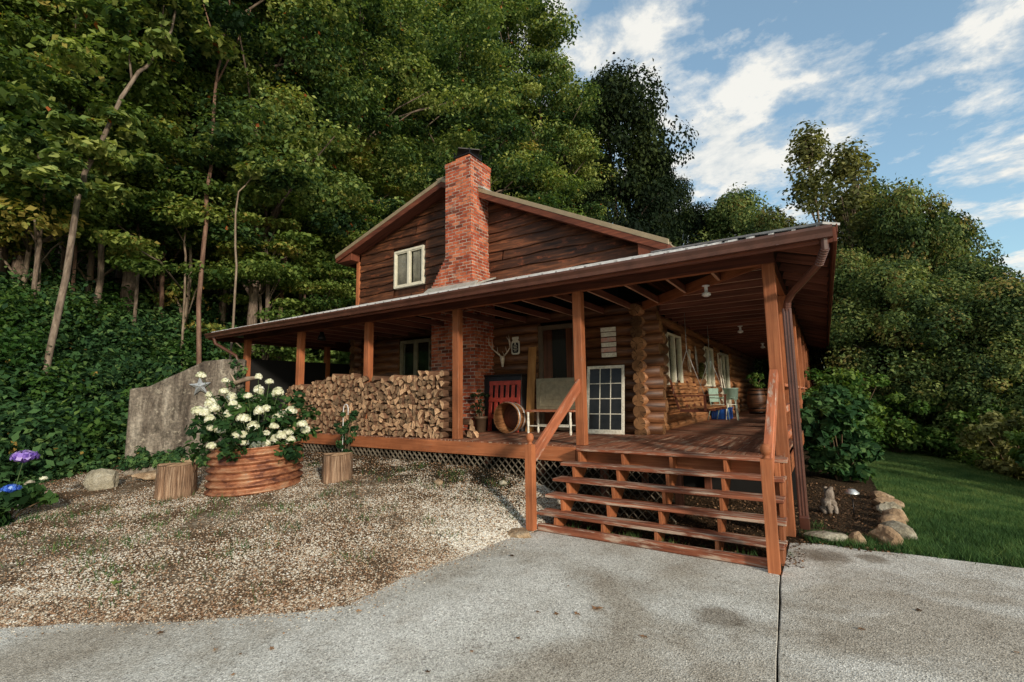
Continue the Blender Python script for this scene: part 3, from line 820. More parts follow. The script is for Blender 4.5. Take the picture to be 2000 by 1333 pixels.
# --- deck
b = MB(); bw = .14
x = -12.3
while x < .30:     # boards of the front porch run away from the steps
    b.bx(x, min(x + bw - .009, .335), -.10, WY, -.035, random.uniform(-.003, .003)); x += bw
y = WY + .003
while y < Y1:
    b.bx(WX1, .335, y, y + bw - .006, -.036 + random.uniform(-.002, .002), -.001); y += bw
x = -12.3
while x < WX0:
    b.bx(x, x + bw - .006, WY + .003, Y1, -.036, -.001); x += bw
part(b, 'deck', M['deck'], .003)
b = MB(); b.bx(-12.3, -2.40, -.125, -.102, -.235, -.02); b.bx(.312, .336, .14, Y1, -.235, -.04); b.bx(-2.40, .195, -.10, -.06, -.235, -.04)
b.bx(-12.32, -12.302, -.125, Y1, -.235, -.02)
part(b, 'deck_fascia', M['stain'], .004)
b = MB()
for i in range(12):
    for yy in (.3, 2.2): b.bx(-12.1 + i * 1.1, -12.0 + i * 1.1, yy, yy + .1, -1.0, -.036)
b.bx(-12.3, .2, .4, .44, -.22, -.04); b.bx(-12.3, .2, 1.4, 1.44, -.22, -.04)
part(b, 'deck_underframe', M['joist'])
b = MB(); b.bx(-12.3, .3, 2.3, 2.34, -1.05, -.05, t=0); part(b, 'shaded_foundation', M['room'])  # near-black backing, the shade under the deck put into its colour
# lattice skirt: real crossed laths
def lattice(x0, x1, z0, z1, y, d=.128):
    b = MB(); h = z1 - z0; q = x0 - h
    while q < x1:
        for sgn, yy in ((1, y), (-1, y + .006)):
            a = (q, z0) if sgn > 0 else (q + h, z0); c = (q + h, z1) if sgn > 0 else (q, z1)
            (ax, az), (cx, cz) = a, c
            # clip to x0..x1
            if max(ax, cx) < x0 or min(ax, cx) > x1: continue
            def clip(px, pz, qx, qz):
                if px < x0: t_ = (x0 - px) / (qx - px); return x0, pz + (qz - pz) * t_
                if px > x1: t_ = (x1 - px) / (qx - px); return x1, pz + (qz - pz) * t_
                return px, pz
            a2 = clip(ax, az, cx, cz); c2 = clip(cx, cz, ax, az)
            b.bar((a2[0], yy, a2[1]), (c2[0], yy, c2[1]), .005, .036, up=(0, 1, 0))
        q += d
    return b
M['lattice'] = plain('weathered_lattice', (.17, .14, .10), .85, var=.35, sc_=3, c2=(.06, .045, .03))
part(lattice(-12.2, -1.0, -.98, -.225, -.085), 'lattice_skirt', M['lattice'])
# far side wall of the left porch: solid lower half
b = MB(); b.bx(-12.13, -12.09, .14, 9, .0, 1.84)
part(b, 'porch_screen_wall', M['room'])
# side rails
for z in (.19, .53, .86):
    b = MB()
    b.bx(.22, .31, .145, S * .97 * 7.6, z - .045 if z < .8 else z - .035, z + .045 if z < .8 else z + .005) if z < .8 else b.bx(.18, .33, .145, S * .97 * 7.6, z - .038, z)
    part(b, 'railing', M['rail'], .003)
for z in (.25, .55, .85):
    b = MB(); b.bx(-2.0, .2, Y1 - .2, Y1 - .16, z - .04, z + .04); part(b, 'railing', M['rail'], .003)

# downspouts
def flat_tube(pts, w_, d_, side):
    b = MB()
    return b
b = MB()
dz = EZ - .15
P = [(.86, OY - .03, dz + .04), (.86, OY - .02, dz - .10), (.80, -.48, dz - .22), (.50, .06, dz - .42), (.44, .16, dz - .50), (.425, .19, dz - .62)]
P2 = []
pv = [Vector(p) for p in P]
b.tube(pv[:2] + [pv[2]], [.042] * 3, 8, sm=False); b.tube(pv[2:5], [.042] * 3, 8, sm=False); b.tube(pv[4:], .042, 8, sm=False)
# crimped elbows
for a_, c_ in ((pv[1], pv[2]), (pv[4], pv[5])):
    for k_ in range(7):
        q = a_.lerp(c_, k_ / 6); dd = (c_ - a_).normalized() * .006
        b.tube([q - dd, q + dd], .048, 8, sm=False)
b.bx(.375, .475, .15, .225, -.72, dz - .58)
for k_ in range(3): b.bx(.385 + k_ * .032, .40 + k_ * .032, .142, .151, -.72, dz - .58)
b.box((.43, .17, -.78), (.10, .078, .16), rot=Matrix.Rotation(.35, 3, 'X'))
part(b, 'downspout', M['gutter'], .004)
b = MB()
q = [Vector(p) for p in [(-12.45, OY - .05, EZ - .14), (-12.45, OY, EZ - .30), (-12.3, -.14, EZ - .60), (-12.28, -.1, EZ - .72), (-12.28, -.1, -.3)]]
b.tube(q, .042, 8, sm=False)
part(b, 'downspout', M['gutter'])

# --- windows
def window_front(x0, x1, z0, z1, y, panes=2, frame_m='cream', fw=.06, name='window', curtain=True, curt='curtain'):
    fr = MB()
    fr.bx(x0, x0 + fw, y - .05, y + .06, z0, z1); fr.bx(x1 - fw, x1, y - .05, y + .06, z0, z1)
    fr.bx(x0 + fw, x1 - fw, y - .05, y + .06, z1 - fw, z1); fr.bx(x0 + fw, x1 - fw, y - .05, y + .06, z0, z0 + fw)
    for i in range(1, panes):
        xm = x0 + (x1 - x0) * i / panes; fr.bx(xm - .04, xm + .04, y - .045, y + .055, z0 + fw, z1 - fw)
    w_ = fr.build(name, M[frame_m], None, .004)
    w_.parent = cabin; w_.matrix_parent_inverse = Matrix.Translation((6, -8, 0))
    for i in range(panes):
        a = x0 + (x1 - x0) * i / panes + (fw if i == 0 else .04); c = x0 + (x1 - x0) * (i + 1) / panes - (fw if i == panes - 1 else .04)
        sh = MB(); s_ = .028
        sh.bx(a + .001, a + s_, y - .03, y + .01, z0 + fw + .001, z1 - fw - .001); sh.bx(c - s_, c - .001, y - .03, y + .01, z0 + fw + .001, z1 - fw - .001)
        sh.bx(a + s_, c - s_, y - .03, y + .01, z1 - fw - s_, z1 - fw - .001); sh.bx(a + s_, c - s_, y - .03, y + .01, z0 + fw + .001, z0 + fw + s_)
        sh.build('sash', M[frame_m], w_)
        g = MB(); g.bx(a + s_, c - s_, y - .012, y - .006, z0 + fw + s_, z1 - fw - s_); g.build('pane', M['glass'], w_)
    cu = MB()
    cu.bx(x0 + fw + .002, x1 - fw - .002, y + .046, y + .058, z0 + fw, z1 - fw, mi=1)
    if curtain:
        n = int((x1 - x0) / .034)
        for i in range(n):
            xx = x0 + fw + (x1 - x0 - 2 * fw) * (i + .5) / n
            if abs(i / n - .5) < curtain: continue
            cu.tube([(xx, y + .026, z0 + fw + .01), (xx, y + .026, z1 - fw - .01)], .018, 6)
    cu.build('curtain', [M[curt], M['room']], w_)
    return w_
window_front(-8.89, -7.79, 3.70, 4.74, WFACE - .02, curtain=.12)
M['brown_frame'] = plain('brown_frame', (.10, .065, .04), .5, var=.2)
window_front(-8.72, -7.6, .95, 2.26, WY - .02, frame_m='beige', curtain=.45)
window_front(-4.42, -3.50, .02, 2.26, WY - .02, panes=1, frame_m='brown_frame', fw=.07, curtain=.22, name='glass_door', curt='joist')
def window_side(y0, y1, z0, z1, x, panes=2, fm='cream', name='window'):
    fw = .055; fr = MB()
    fr.bx(x - .06, x + .05, y0, y0 + fw, z0, z1); fr.bx(x - .06, x + .05, y1 - fw, y1, z0, z1)
    fr.bx(x - .06, x + .05, y0 + fw, y1 - fw, z1 - fw, z1); fr.bx(x - .06, x + .07, y0 + fw, y1 - fw, z0, z0 + fw)
    for i in range(1, panes):
        ym = y0 + (y1 - y0) * i / panes; fr.bx(x - .055, x + .045, ym - .04, ym + .04, z0 + fw, z1 - fw)
    w_ = fr.build(name, M[fm], None, .004); w_.parent = cabin; w_.matrix_parent_inverse = Matrix.Translation((6, -8, 0))
    for i in range(panes):
        a = y0 + (y1 - y0) * i / panes + (fw if i == 0 else .04); c = y0 + (y1 - y0) * (i + 1) / panes - (fw if i == panes - 1 else .04)
        g = MB(); g.bx(x + .006, x + .012, a, c, z0 + fw, z1 - fw); g.build('pane', M['glass'], w_)
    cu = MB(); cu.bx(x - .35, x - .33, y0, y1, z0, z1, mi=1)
    n = int((y1 - y0) / .05)
    for i in range(n):
        if abs(i / n - .5) < .1: continue
        yy = y0 + (y1 - y0) * (i + .5) / n; cu.tube([(x - .12, yy, z0), (x - .12, yy, z1 - fw)], .026, 6)
    cu.build('curtain', [M['curtain'], M['room']], w_)
    return w_
window_side(3.86, 5.06, .94, 2.10, WX1 + .06); window_side(7.70, 8.95, .94, 2.10, WX1 + .06); dr = window_side(10.1, 11.7, .0, 2.08, WX1 + .06, name='glass_door')
b = MB(); b.bx(WX1 - .2, WX1 + .16, 2.83, 2.89, 0, 2.35) if False else None

# ceiling lamps
def lamp_fix(x, y):
    b = MB(); b.lathe([(.0, .0), (.055, .0), (.055, -.012), (.025, -.02), (.025, -.10), (.06, -.115), (.065, -.15), (.03, -.17), (0, -.175)], (x, y, BZ0 - .002), 16)
    o = part(b, 'ceiling_lamp', M['white_metal'])
lamp_fix(-.62, .80); lamp_fix(-.85, 10.8); lamp_fix(-.85, 5.9)
b = MB(); b.lathe([(0, 0), (.05, 0), (.05, -.05), (.09, -.12), (.1, -.2), (0, -.2)], (-9.3, .35, BZ0), 14); part(b, 'ceiling_lamp', M['black_metal'])

# ============================================================ STAIRS
st = empty('porch_steps', (-1.1, -.7, -.93), 0, 'worn red brown wooden steps with sloping handrails up to the porch corner', 'steps')
def sp(b, name, mats, bevel=.004, parent=None):
    o = b.build(name, mats, None, bevel); o.parent = st if parent is None else parent
    if parent is None: o.matrix_parent_inverse = Matrix.Translation((1.1, .7, .93))
    return o
RS = [(-2.28, .335, -.36, .0), (-2.42, .31, -.55, -.187), (-2.44, .31, -.74, -.372), (-2.47, .31, -.92, -.56), (-2.50, .31, -1.10, -.748)]
for i, (x0, x1, yf, z) in enumerate(RS):
    b = MB()
    d = .262 if i == 0 else .27
    nb = 2
    for k_ in range(nb):
        y0 = yf + k_ * d / nb
        n = 9; pts = []
        b.bx(x0 + random.uniform(-.02, .01), x1 + random.uniform(-.01, .01), y0, y0 + d / nb - .006, z - .04, z + random.uniform(-.003, .002), jit=.003)
    sp(b, 'tread', M['tread'], .006)
b = MB(); b.bx(-2.40, .19, -1.262, -1.20, -.935, -.845); sp(b, 'bottom_board', M['tread'], .008)
for x in (-2.26, -1.62, -.98, -.34, .25):
    # sawn stringer: diagonal plank with triangular cleats
    b = MB(); th = .04
    pts = [(x, -.30, -.045), (x, -.12, -.045), (x, -.10, -.32), (x, -1.02, -.93), (x, -1.19, -.93), (x, -1.19, -.80), (x, -1.07, -.79), (x, -1.06, -.79)]
    out = [(-.11, -.045)]
    zl = [-.045, -.23, -.415, -.60, -.79]; yf = [-.335, -.53, -.72, -.90, -1.08]
    out += [(yf[0], zl[0])]
    for k_ in range(1, 5): out += [(yf[k_ - 1] + .02, zl[k_]), (yf[k_], zl[k_])]
    out += [(yf[4] - .02, -.935), (-.84, -.935), (-.11, -.30)]
    b.slab([(x, y, z) for y, z in out], (th, 0, 0), uvf=lambda p: (p[2] * 1.0, p[1] + p[0]))
    sp(b, 'stringer', M['stain'], .003)
def newel(x, y, ztop, zb):
    b = MB(); b.bx(x, x + .10, y, y + .10, zb, ztop)
    b.lathe([(.048, 0), (.03, .008), (.022, .03), (.034, .04), (.046, .065), (.050, .09), (.044, .118), (.026, .138), (.0, .144)], (x + .05, y + .05, ztop), 16)
    sp(b, 'newel_post', M['stain'], 0)
newel(-2.47, -1.42, .14, -.90); newel(.175, -1.38, .115, -.93)
b = MB(); b.bar((-2.42, -1.30, -.02), (-2.36, .04, .93), .045, .17); sp(b, 'handrail', M['rail'], .006)
b = MB(); b.bar((.225, -1.30, -.01), (.245, -.006, .97), .088, .15); sp(b, 'handrail', M['rail'], .006)
b = MB(); b.bx(.20, .26, -.40, -.34, -.93, -.04); sp(b, 'support_post', M['stain'])

# ============================================================ FOLIAGE
def leaves(rng, C, Rr, n_per, size, tint0=None, flat=.6, shell=.55, spread=.18, aspect=.55, droop=0.0):
    """C (n,3) clump centres, Rr (n,3) clump radii -> V,F,tint of n*n_per diamond leaves"""
    n = len(C); N = n * n_per
    ci = np.repeat(np.arange(n), n_per)
    d = rng.normal(size=(N, 3)); d /= np.linalg.norm(d, axis=1)[:, None]
    r = shell + (1 - shell) * rng.random(N) ** .6
    r *= np.where(rng.random(N) < .12, 1.25, 1)
    P = C[ci] + d * Rr[ci] * r[:, None]
    nrm = d * (1 - flat) + np.array([0, 0, 1.0]) * flat + rng.normal(size=(N, 3)) * .38
    nrm /= np.linalg.norm(nrm, axis=1)[:, None]
    a = rng.normal(size=(N, 3)); a[:, 2] -= droop
    a -= nrm * (a * nrm).sum(1)[:, None]; a /= np.linalg.norm(a, axis=1)[:, None] + 1e-9
    b = np.cross(nrm, a)
    L = size * (.5 + .95 * rng.random(N))[:, None]; W = L * aspect
    fold = nrm * L * .12
    V = np.empty((N, 4, 3)); V[:, 0] = P - a * L * .5; V[:, 1] = P + b * W * .5 + fold + a * L * .06; V[:, 2] = P + a * L * .5; V[:, 3] = P - b * W * .5 + fold + a * L * .06
    t0 = np.full(n, .5) if tint0 is None else tint0
    t = np.clip(t0[ci] + rng.normal(size=N) * spread, 0, .955)
    t = np.where(rng.random(N) < .004, 1.0, t)
    F = np.arange(N * 4).reshape(N, 4)
    return V.reshape(-1, 3), F, t

def crown_mesh(name, seed, H, rad, base, n_cl, n_per, size, mat, kind='maple', red=0.0):
    rng = np.random.default_rng(seed)
    h = base + (1 - base) * rng.random(n_cl) ** .9
    if kind == 'maple':
        prof = np.sin(np.clip((h - base) / (1 - base), 0, 1) ** .75 * PI) ** .55 * .95 + .12
    elif kind == 'oak':
        u = (h - base) / (1 - base); prof = np.sqrt(np.clip(1 - (2 * u - .95) ** 2, .02, 1))
    else:
        u = (h - base) / (1 - base); prof = (1.15 - u) * .8
    a = rng.random(n_cl) * 2 * PI
    lob = 1 + .22 * np.sin(a * 3 + seed) + .15 * np.sin(a * 5 + 2 * seed) + .2 * np.sin(h * 11 + seed)
    r = rad * prof * lob * np.sqrt((.22 if kind == 'maple' else .12) + .88 * rng.random(n_cl))
    C = np.stack([np.cos(a) * r, np.sin(a) * r, h * H], 1)
    s = (.6 + .8 * rng.random(n_cl)) * rad * (.235 if kind == 'maple' else .26)
    if kind == 'maple': Rr = np.stack([s * 1.2, s * 1.2, s * .30], 1)
    elif kind == 'oak': Rr = np.stack([s * .85, s * .85, s * .72], 1)
    else: Rr = np.stack([s * .8, s * .8, s * 1.0], 1)
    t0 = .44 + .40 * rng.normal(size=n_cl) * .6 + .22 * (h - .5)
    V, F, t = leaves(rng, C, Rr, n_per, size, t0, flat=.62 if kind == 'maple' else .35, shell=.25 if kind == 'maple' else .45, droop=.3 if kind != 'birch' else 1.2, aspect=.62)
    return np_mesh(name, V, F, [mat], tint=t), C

def trunk_mesh(name, seed, H, r0, C, mat, top=.92, nl=14, lean=.25, curve=None):
    rg = random.Random(seed); b = MB()
    n = 9; ph = rg.uniform(0, 6)
    if curve is None:
        pts = [Vector((lean * math.sin(i * .9 + ph) * i / n, lean * math.cos(i * .7 + ph) * i / n, H * top * i / n - (.6 if i == 0 else 0))) for i in range(n + 1)]
    else: pts = [Vector(p) for p in curve]; n = len(pts) - 1
    rr = [r0 * (1.25 if i == 0 else 1) * (1 - .80 * i / n) for i in range(n + 1)]
    b.tube(pts, rr, 8, rn=.05)
    idx = list(range(len(C))); rg.shuffle(idx)
    for j in idx[:nl]:
        c = Vector(C[j]); k = max(1, min(n - 1, int((c.z / (H * top)) * n) - 1)); p = pts[k]
        q = p.lerp(c, .5) + Vector((0, 0, .1 * (c - p).length))
        b.tube([p, q, c], [rr[k] * .5, rr[k] * .34, .02], 5)
    o = b.build(name, mat); me = o.data; bpy.data.objects.remove(o); return me

def make_tree(name, label, cat, seed, H, rad, base, n_cl, n_per, size, lmat, tmat, kind, r0, nl=14, group=None, top=.92):
    me, C = crown_mesh(name + '_crown', seed, H, rad, base, n_cl, n_per, size, lmat, kind)
    tm = trunk_mesh(name + '_trunk', seed, H, r0, C, tmat, nl=nl, top=top)
    root = empty(name, (0, 0, -50), 0, label, cat, group)
    link_mesh('trunk', tm, root); link_mesh('crown', me, root)
    return root
def put(root, x, y, z, s=1.0, rz=0.0, label=None, group=None, sz=None, first=False):
    o = root if first else copy_tree(root)
    o.location = (x, y, z); o.rotation_euler = (0, 0, rz); o.scale = (s, s, sz or s)
    if label: o['label'] = label
    if group: o['group'] = group
    elif not first and 'group' in o and label: del o['group']
    return o

FG = 'tall leafy trees packed in the wood on the hillside'
FL = 'tall leafy forest tree standing in the dense wood on the hill behind the cabin'
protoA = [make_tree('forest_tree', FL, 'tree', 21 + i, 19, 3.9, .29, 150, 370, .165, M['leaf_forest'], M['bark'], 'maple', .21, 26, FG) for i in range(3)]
protoS = [make_tree('sapling', 'slender young tree with yellow green layered leaves growing in front of the wood', 'tree', 41 + i, 9, 2.3, .18, 100, 300, .135, M['leaf_bright'], M['bark_pale'], 'maple', .07, 22, 'slender young trees along the edge of the wood') for i in range(3)]
protoO = [make_tree('oak_tree', 'broad dark tree', 'tree', 61 + i, 16, 5.2, .15, 190, 380, .22, M['leaf_dark'], M['bark'], 'oak', .32, 22) for i in range(2)]
protoR = [make_tree('woodland_tree', 'tree', 'tree', 71 + i, 11, 4.0, .13, 190, 330, .175, M['leaf_right'], M['bark'], 'oak', .2, 22) for i in range(3)]
protoB = make_tree('birch_tree', 'airy tree', 'tree', 81, 14, 2.6, .2, 90, 110, .17, M['leaf_olive'], M['bark_pale'], 'birch', .10, 40, top=.97)
firsts = set()
def plant(protos, i, x, y, z=None, **k):
    p = protos[i % len(protos)]; f = p.name not in firsts; firsts.add(p.name)
    return put(p, x, y, tz(x, y) - .1 if z is None else z, first=f, **k)
# big wood on the hill
rt = random.Random(5); placed = []
tries = 0
while len(placed) < 50 and tries < 6000:
    tries += 1
    px = rt.uniform(-260, 1080); D = rt.uniform(17.5, 46) if px < 760 else rt.uniform(27, 46)
    p = far_at(px, 700, D); x, y = p.x, p.y
    if x > -15.2 and y < 21: continue
    if x > -12.8 and y < 24: continue
    if y > 18 and px > 870 and D < 36: continue
    if any((x - a) ** 2 + (y - c) ** 2 < 2.9 ** 2 for a, c in placed): continue
    placed.append((x, y))
    s = rt.uniform(.85, 1.2)
    plant(protoA, len(placed), x, y, s=s, rz=rt.uniform(0, 6.28), sz=s * rt.uniform(.95, 1.2))
# front edge of the wood: small sunlit trees
SG = 'slender young trees along the edge of the wood'
sap = [(110, 20, 1.1), (235, 19.5, 1.15), (300, 20, 1.15), (355, 18.5, 1.0), (430, 20, 1.25), (510, 18.5, 1.0), (585, 21, 1.2), (640, 19.5, .95), (690, 23, 1.15), (640, 25, 1.5), (560, 24, 1.5),
       (480, 23, 1.5), (390, 22, 1.4), (760, 30, 1.3), (820, 33, 1.3), (60, 18, 1.2), (270, 23, 1.6), (700, 28, 1.7), (30, 19, 1.0), (-40, 19, 1.1), (860, 36, 1.1), (160, 20, 1.4), (930, 40, 1.25), (1010, 42, 1.2)]
for i, (px, D, s) in enumerate(sap):
    p = far_at(px, 700, D); plant(protoS, i, p.x, p.y, s=s, rz=i * 1.3, sz=s * 1.05)
# far tall trees behind the ridge
def tree_to(protos, i, px, py, D, H, label, rz=0, sxy=1.0, group=None):
    p = far_at(px, py, D); z0 = tz(p.x, p.y) - .2; s = (p.z - z0) / (H * 1.02)
    return plant(protos, i, p.x, p.y, z=z0, s=s * sxy, sz=s, rz=rz, label=label, group=group)
tree_to(protoA, 0, 985, -40, 34, 19, 'very tall loose crowned tree reaching the top of the photo above the chimney', .4, .85)
tree_to(protoA, 1, 905, -60, 38, 19, 'tall feathery tree directly behind and above the chimney top', 1.4, .8)
tree_to(protoA, 2, 1055, 120, 32, 19, 'tree with a ragged top between the chimney tree and the round dark oak', 2.4, .75)
tree_to(protoO, 0, 1188, 165, 38, 16, 'round dark oak standing tallest against the sky behind the right roof slope', .3, .72)
tree_to(protoO, 1, 1125, 270, 36, 16, 'dark oak tucked in front and left of the tallest round oak', 1.3, .45)
tree_to(protoO, 0, 1258, 290, 40, 16, 'lower dark tree at the right foot of the round oak behind the roof tip', 2.0, .5)
tree_to(protoO, 1, 1335, 400, 42, 16, 'small dark tree in the dip of the skyline behind the porch roof', 3.0, .7)
tree_to(protoA, 0, 1100, 190, 35, 19, 'leafy tree filling the dip between the tall forest edge and the round oak', 3.4, .7)
tree_to(protoS, 1, 765, 150, 29, 9, 'pale stemmed sapling with bare forked branches above the left roof slope', 0, .7)
tree_to(protoS, 2, 1010, 290, 30, 9, 'bright leafy sapling just right of the chimney top', 1, .8)
tree_to(protoR, 0, 1440, 385, 40, 11, 'dark bushy tree behind the porch roof, left of the feathery birch', .5, .8)
tree_to(protoR, 1, 1500, 420, 30, 11, 'low rounded tree right behind the corner of the porch roof', 1.5, .6)
bt = far_at(1580, 265, 30)
o = put(protoB, bt.x, bt.y, tz(bt.x, bt.y), first=True, s=(bt.z - tz(bt.x, bt.y)) / 14.2 * 1.3, sz=(bt.z - tz(bt.x, bt.y)) / 14.0, rz=.4, label='feathery pale birch rising above the porch roof corner')
p2 = far_at(1655, 300, 26); o = put(protoB, p2.x, p2.y, tz(p2.x, p2.y), s=(p2.z - tz(p2.x, p2.y)) / 14.2 * 1.3, sz=(p2.z - tz(p2.x, p2.y)) / 14.0, rz=2.4, label='olive green drooping birch beside the porch gutter end')
for i, (px, py, D, lab, k) in enumerate([(1690, 370, 28, 'dark tree forming the high shoulder right of the birch', .62), (1770, 375, 25, 'rounded dark green tree topping the right hand wood', .6),
        (1825, 450, 26, 'spreading tree on the descending skyline right of the highest crown', .6), (1885, 520, 22, 'mid green tree stepping down the skyline above the lawn', .8), (1945, 560, 20, 'yellowing leafy tree at the right edge near the lawn', .9),
        (2060, 600, 22, 'tree cut by the right edge of the photo with sunlit yellow leaves', 1), (1740, 520, 21, 'dense tree in the middle of the right hand wood facing the lawn', 1), (1655, 500, 23, 'tree with pale olive leaves against the porch eave', .8),
        (1840, 560, 21, 'low branching tree overhanging the end of the lawn', 1), (1985, 620, 19.5, 'nearest leafy tree hanging over the right edge of the lawn', 1)]):
    tree_to(protoR, i, px, py, D, 11, lab, i * 1.1, k)
for i, (x_, y_) in enumerate(((13, 13.5), (17, 22), (16, 16), (20, 20), (25, 17), (31, 21), (14, 23), (22, 26), (38, 24))):
    plant(protoR, i, x_, y_, s=1.0 + .1 * (i % 3), rz=i * .8, label='leafy tree of the wood that continues to the right beyond the lawn', group='trees of the wood beyond the lawn, off to the right')
# the leaning tree on the left and other trunks one can tell apart
def lone_trunk(pix, D, r0, mat, name, label, leaves_at=(), r1=.35, extra=()):
    root = empty(name, tuple(far_at(pix[0][0], pix[0][1], D)), 0, label, 'tree')
    o0 = Vector(root.location); b = MB()
    pts = [far_at(x, y, D + dd) - o0 for (x, y, dd) in [(q + (0,))[:3] for q in pix]]
    pts[0].z = min(pts[0].z - 1.0, tz(o0.x + pts[0].x, o0.y + pts[0].y) - o0.z - .3)
    fine = []
    for a, c in zip(pts[:-1], pts[1:]):
        for k in range(3): fine.append(a.lerp(c, k / 3) + Vector((random.uniform(-.05, .05), random.uniform(-.05, .05), 0)) * (1 if k else .0))
    fine.append(pts[-1]); n = len(fine)
    b.tube(fine, [r0 * (1 - (1 - r1) * i / (n - 1)) for i in range(n)], 9, rn=.05)
    for br in extra:
        bp = [far_at(x, y, D) - o0 for x, y in br]; b.tube(bp, [r0 * .45 * (1 - .7 * i / (len(bp) - 1)) for i in range(len(bp))], 6, rn=.05)
    t = b.build('trunk', M[mat], root)
    if leaves_at:
        rng = np.random.default_rng(int(D * 7 + pix[0][0])); C = []
        for (x, y, r, dd) in leaves_at: C.append(list(far_at(x, y, D + dd) - o0) + [r])
        C = np.array(C); big = []; 
        for cx, cy, cz, r in C:
            for _ in range(7): big.append((cx + rng.normal() * r * .7, cy + rng.normal() * r * .7, cz + rng.normal() * r * .35, r * .5))
        big = np.array(big)
        V, F, tt = leaves(rng, big[:, :3], np.stack([big[:, 3] * 1.2, big[:, 3] * 1.2, big[:, 3] * .4], 1), 130, .22, .5 + .2 * rng.normal(size=len(big)), flat=.7, shell=.2)
        link_mesh('crown', np_mesh('leaning_crown', V, F, [M['leaf_forest']], tint=tt), root)
    return root
lone_trunk([(100, 545), (150, 400), (165, 340), (205, 262), (258, 160), (300, 112), (335, 60), (350, -30)], 15.0, .07, 'bark_mid', 'leaning_tree', 'tree with a long pale trunk leaning to the right in front of the left wood', [(90, 285, .9, .3), (200, 290, .8, -.3), (260, 60, 1.2, .5), (380, 60, 1.0, .5), (345, 5, 1.1, .3), (290, 110, .6, .4), (215, 235, .5, .3), (130, 345, .7, -.3), (330, 10, 1.2, 0)], .35,
           [[(258, 160), (250, 90), (252, 40)], [(300, 112), (315, 50), (322, 0)]])
lone_trunk([(395, 610), (398, 480), (412, 330), (420, 180), (440, 60), (446, -20)], 16.5, .07, 'bark_red', 'straight_tree', 'straight reddish trunk with a forked top right of the leaning tree', [(400, 120, 1.0, .5), (480, 80, 1.0, .5), (430, 280, .8, .4), (390, 300, .7, -.3)], .3, [[(425, 160), (460, 90), (490, 20)], [(430, 110), (410, 50), (395, 0)]])
lone_trunk([(455, 612), (462, 520), (460, 420), (466, 375), (500, 335), (530, 332)], 15.5, .035, 'bark_pale', 'bent_sapling', 'thin pale sapling stem that bends over to the right', [(540, 340, .7, 0), (490, 350, .5, .2)], .3)
lone_trunk([(525, 605), (524, 520), (520, 430), (516, 300)], 18, .08, 'bark', 'dark_trunk_tree', 'dark upright trunk rising behind the porch roof, left of the gable', [(520, 300, 1.0, .4), (560, 350, .8, 0)], .5)
lone_trunk([(547, 600), (556, 520), (565, 430), (560, 300)], 19, .08, 'bark_red', 'dark_trunk_tree', 'reddish upright trunk just right of the dark one near the gable', [(600, 300, 1.0, .4)], .5)
lone_trunk([(40, 560), (42, 450), (50, 330), (56, 180), (60, 30)], 20, .17, 'bark', 'thick_tree', 'thick dark trunk at the far left edge of the wood', [(40, 120, 1.3, .4), (90, 60, 1.2, .4)], .5)
lone_trunk([(192, 560), (198, 480), (214, 400), (226, 300)], 18, .09, 'bark', 'dark_trunk_tree', 'short dark trunk between the leaning tree and the straight red trunk', [(230, 330, 1.0, .2)], .5)
lone_trunk([(762, 430), (763, 330), (770, 260), (800, 130)], 27, .075, 'bark_pale', 'pale_stemmed_tree', 'slim pale tree whose bare forks show above the left roof slope', [(800, 90, 1.4, .6), (740, 120, 1.2, .6)], .4,
           [[(763, 340), (752, 290), (748, 230)], [(768, 300), (800, 240), (830, 170)], [(770, 260), (790, 180), (790, 120)]])

SLT = 'slender trunks along the front edge of the wood'
for i, (px, lean, D, r0, mt, yt) in enumerate([(72, 6, 17, .06, 'bark', 250), (150, -8, 18.5, .05, 'bark_red', 300), (268, 14, 18, .05, 'bark', 260), (322, -4, 19, .07, 'bark_red', 200), (360, 10, 17.5, .035, 'bark_pale', 330), (488, 12, 19, .06, 'bark', 240),
        (600, -6, 20, .05, 'bark_red', 330), (632, 10, 21, .045, 'bark_pale', 300), (655, -12, 20, .05, 'bark', 340)]):
    o = lone_trunk([(px, 610), (px + lean * .3, 500), (px + lean * .2, 420), (px + lean, yt + 40), (px + lean * 2, yt - 60)], D, r0, mt, 'slender_tree', 'slender bare lower trunk standing in the shade at the edge of the wood', [(px + lean * 2, yt - 30, .8, .2), (px + lean * 2 + 25, yt + 40, .6, .1)], .4, [[(px + lean * .3, 480), (px - 25, 430), (px - 45, 400)]])
    o['group'] = SLT
# undergrowth on the bank (one mass)
rng = np.random.default_rng(99)
def scatter_clumps(n, fx, rad, per, size, name, mat, tint=.45, zoff=.5, flat=.45):
    P = fx(n); z = terrain(P[:, 0], P[:, 1]); r = rad[0] + (rad[1] - rad[0]) * rng.random(len(P))
    C = np.stack([P[:, 0], P[:, 1], z + r * zoff * rng.random(len(P))], 1)
    V, F, t = leaves(rng, C, np.stack([r, r, r * .8], 1), per, size, tint + .22 * rng.normal(size=len(P)), flat=flat, shell=.5)
    o = link_mesh(name, np_mesh(name, V, F, [mat], tint=t)); return o
def bank_pts(n):
    out = []
    while len(out) < n:
        px = rng.uniform(-160, 760); D = rng.uniform(9.0, 24) ; p = far_at(px, 700, D); x, y = p.x, p.y
        foot = -12.9 + .42 * min(8, max(0, -1.5 - y)) - .9 * float(sstep(0, 3, y))
        if x > foot + .15: continue
        if y > .5 and x > -13.6: continue
        if rng.random() > (14 / D) ** 1.2: continue
        out.append((x, y))
    return np.array(out)
tag(scatter_clumps(1500, bank_pts, (.22, .75), 105, .15, 'undergrowth', M['leaf_under'], .40, 1.5), 'dark green undergrowth of vines and brambles covering the bank on the left', 'undergrowth', kind='stuff')
